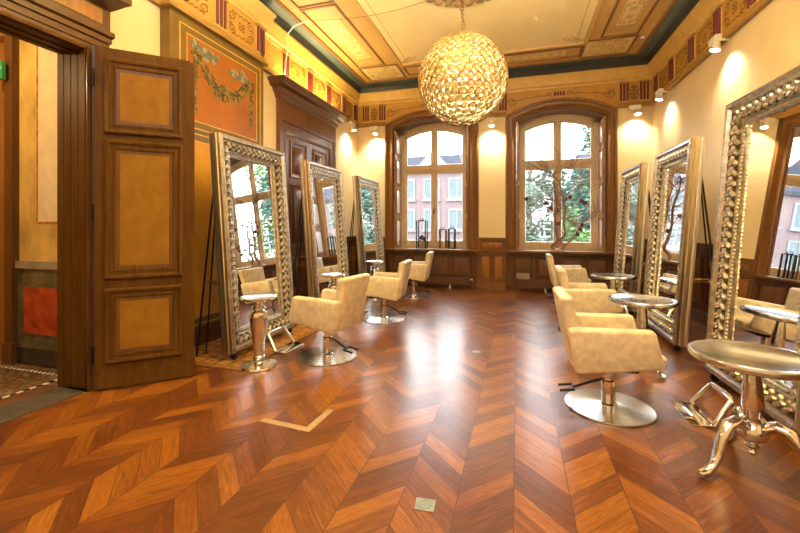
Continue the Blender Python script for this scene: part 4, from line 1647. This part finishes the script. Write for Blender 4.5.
for s_, ks in ((st1, (3, 4, 5, 6, 7, 7)), (st2, (3, 4, 5, 6, 7)), (st3, (2, 3, 3))):
    for k in ks:
        for sd in (-1, 1, -1, 1)[:4 if k > 3 else 2]:
            grow(Vector(s_[k]), Vector((sd * random.uniform(0.5, 1.0) - (0.2 if s_ is st1 else -0.2), random.uniform(-0.15, 0.1), random.uniform(0.2, 0.8))).normalized(), random.uniform(0.38, 0.62), 0.0075, 2)
tr.build('trunk', 'branch_bark', t)
br.build('twigs', 'branch_bark', t)
for k, (x, y, z) in enumerate(((0.28, -0.04, 1.08), (0.55, -0.05, 0.96), (0.49, -0.05, 1.0), (-0.17, -0.05, 0.97), (-0.08, -0.05, 0.86), (-0.55, -0.03, 1.06), (0.06, -0.05, 0.55), (0.50, -0.04, 0.52), (0.47, -0.04, 0.44), (0.42, -0.03, 0.34))):
    m = MB()
    for q in range(6):
        a = 2 * PI * q / 6
        m.ball((x + 0.022 * math.cos(a), y, z + 0.022 * math.sin(a)), (0.021, 0.012, 0.021), 6, 4)
    m.ball((x, y - 0.01, z), 0.014, 6, 4)
    m.build('bloom', 'petal_red', t)

# ------------------------------------------------------------------ marks and covers on the floor
m = MB()
m.slab([(-0.048, 0), (0.048, 0), (0.048, 0.004), (-0.048, 0.004)], -0.042, 0.042, 0.002, 1)
m.tube([(0.0 + 0.03 * math.cos(a), 0.03 * math.sin(a), 0.004) for a in [2 * PI * k / 16 for k in range(16)]], 0.003, 5, True)
o = tag(m.build('floor_socket_cover', 'cover_grey'), 'grey square socket cover in the near floor', 'socket cover')
o.location = (-0.425, 1.86, 0.0)
o.rotation_euler = (0, 0, 0.08)
for (x, y, s, lab) in ((-0.07, 4.99, 0.022, 'tiny brass floor plug between the chair rows'), (-0.41, 4.26, 0.05, 'small dull metal cover set in the middle of the floor')):
    m = MB()
    m.lathe([(s, 0.0), (s, 0.002), (s * 0.8, 0.004), (0, 0.004)], 16)
    o = tag(m.build('floor_plug', 'brass' if s < 0.03 else 'cover_grey'), lab, 'floor plug')
    o.location = (x, y, 0.0)
m = MB(Matrix(((1, 0, 0, 0), (0, 1, 0, 0), (0, 0, 1, 0), (0, 0, 0, 1))))
m.sweep([(0, 0), (0, 0.0015), (-0.05, 0.0015), (-0.05, 0)], [(-1.70, 2.33, 0), (-1.30, 2.30, 0), (-1.28, 2.62, 0)], (0, 0, 1))
tag(m.build('corner_mark', 'tape_tan'), 'pale tan angle of tape stuck on the floor', 'tape mark')

# ------------------------------------------------------------------ lettering on the right window
cu = bpy.data.curves.new('lettering', 'FONT')
cu.body = LETTERING
cu.size = 0.34
cu.extrude = 0.001
lt = bpy.data.objects.new('lettering', cu)
COL.objects.link(lt)
cu.materials.append(MATS['lettering_film'])
lt.parent = win2
lt.location = (-0.13, 0.425, 1.06)
lt.rotation_euler = (PI / 2, -PI / 2, 0)

# ------------------------------------------------------------------ outside: street, houses, trees
GZ = -2.2
m = MB()
m.box(-60, 60, 9.6, 90, GZ - 0.2, GZ)
tag(m.build('ground', 'ground_grey'), 'grey street outside the windows', 'street', kind='structure')


def house(name, x0, x1, y, zt, lab, floors, cols, gable):
    t = thing(name, lab, 'building', ((x0 + x1) / 2, y, GZ))
    hw, H = (x1 - x0) / 2, zt - GZ
    m = MB(MBACK(0))
    m.box(-hw, hw, 0, H, -8, 0)
    m.build('wall', 'facade_pink', t)
    m = MB(MBACK(0))
    m.box(-hw - 0.2, hw + 0.2, H, H + 0.25, -8.2, 0.25)
    m.add([(-hw - 0.2, H + 0.25, 0.2), (hw + 0.2, H + 0.25, 0.2), (hw + 0.2, H + 2.0, -3.8), (-hw - 0.2, H + 2.0, -3.8), (-hw - 0.2, H + 0.25, -8), (hw + 0.2, H + 0.25, -8)],
          [(0, 1, 2, 3), (3, 2, 5, 4), (0, 3, 4), (1, 5, 2)])
    m.build('roof', 'roof_slate', t)
    if gable is not None:
        m = MB(MBACK(0))
        m.add([(gable - 1.7, H, 0.1), (gable + 1.7, H, 0.1), (gable, H + 1.7, 0.1), (gable - 1.7, H, -3), (gable + 1.7, H, -3), (gable, H + 1.7, -3)],
              [(0, 1, 2), (0, 2, 5, 3), (1, 4, 5, 2)])
        m.build('gable', 'facade_white', t)
    for fl in range(floors):
        for c in range(cols):
            a = -hw + (c + 0.5) * 2 * hw / cols
            z = 0.9 + fl * (H - 0.6) / floors
            m = MB(MBACK(0))
            m.sweep([(0, 0), (0, 0.08), (-0.14, 0.08), (-0.14, 0)], rectpath(a - 0.62, a + 0.62, z, z + 1.6), (0, 0, 1), True)
            m.box(a - 0.72, a + 0.72, z - 0.12, z, 0, 0.2)
            m.box(a - 0.04, a + 0.04, z, z + 1.6, 0, 0.06)
            fo = m.build('window', 'facade_white', t)
            m = MB(MBACK(0))
            m.box(a - 0.5, a + 0.5, z + 0.1, z + 1.5, 0, 0.03)
            m.build('pane', 'facade_glass', fo)
    return t


house('town_house', -14.6, -3.3, 29.0, 5.2, 'pink town house with a grey roof across the street', 3, 6, 2.9)
house('town_house', -24.0, -15.2, 27.0, 7.0, 'taller pink town house farther left across the street', 3, 4, None)
house('town_house', 5.2, 16.0, 34.0, 5.6, 'pink house behind the trees across the street', 3, 4, None)


def tree(lab, x, y, z0, h, r, n, leaf, seed, ls=0.16, trunk=True):
    random.seed(seed)
    t = thing('tree', lab, 'tree', (x, y, GZ))
    m = MB()
    H = z0 + h - GZ
    m.tube([(0, 0, 0), (0.05, 0, H * 0.35), (-0.05, 0.05, H * 0.7), (0, 0, H * 0.92)], [0.16, 0.13, 0.09, 0.03], 8)
    for k in range(22):
        a = random.uniform(0, 2 * PI)
        zz = random.uniform(0.25, 0.9) * H
        l = r * random.uniform(0.5, 1.0)
        m.tube([(0, 0, zz), (l * 0.5 * math.cos(a), l * 0.5 * math.sin(a), zz + l * 0.35), (l * math.cos(a), l * math.sin(a), zz + l * 0.55)], [0.05, 0.03, 0.008], 5)
    m.build('trunk', 'twig', t)
    m = MB()
    cl = []
    for _ in range(44):
        a, e = random.uniform(0, 2 * PI), random.uniform(-1, 1)
        q = random.uniform(0.35, 1.0)
        cl.append(Vector((r * q * math.cos(a) * math.sqrt(1 - e * e), r * q * math.sin(a) * math.sqrt(1 - e * e), z0 - GZ + h / 2 + e * h / 2 * q)))
    for _ in range(n):
        c = random.choice(cl)
        d = Vector((random.gauss(0, 1), random.gauss(0, 1), random.gauss(0, 1))).normalized()
        p = c + d * r * 0.36 * random.random() ** 0.4
        R = Matrix.Rotation(random.uniform(0, 6.28), 3, 'Z') @ Matrix.Rotation(random.uniform(-1.2, 1.2), 3, 'X')
        s = ls * random.uniform(0.6, 1.3)
        m.add([tuple(p + R @ Vector(v)) for v in ((-s * 0.5, 0, 0), (0, -s * 0.28, 0.02), (s * 0.5, 0, 0), (0, s * 0.28, 0.02))], [(0, 1, 2, 3)])
    m.build('foliage', leaf, t)


tree('dark green conifer outside at the right of the right window', 2.50, 13.0, -1.6, 6.4, 1.0, 9000, 'leaf_dark', 1, 0.17)
tree('mid green bush outside low behind the right window', 1.50, 11.2, -1.7, 3.5, 0.72, 5200, 'leaf_green', 2, 0.13)
tree('pale bushy shrub outside at the left of the right window', 0.42, 13.6, -1.7, 5.4, 0.95, 6500, 'leaf_pale', 3, 0.13)
tree('broad dark tree outside closing the view behind the pale shrub', 1.3, 18.2, -1.7, 5.2, 2.0, 9500, 'leaf_dark', 7, 0.24)
tree('dark tree outside beyond the conifer, mirrored in the left mirrors', 5.8, 18.0, -1.7, 8.0, 2.1, 7000, 'leaf_green', 4, 0.26)
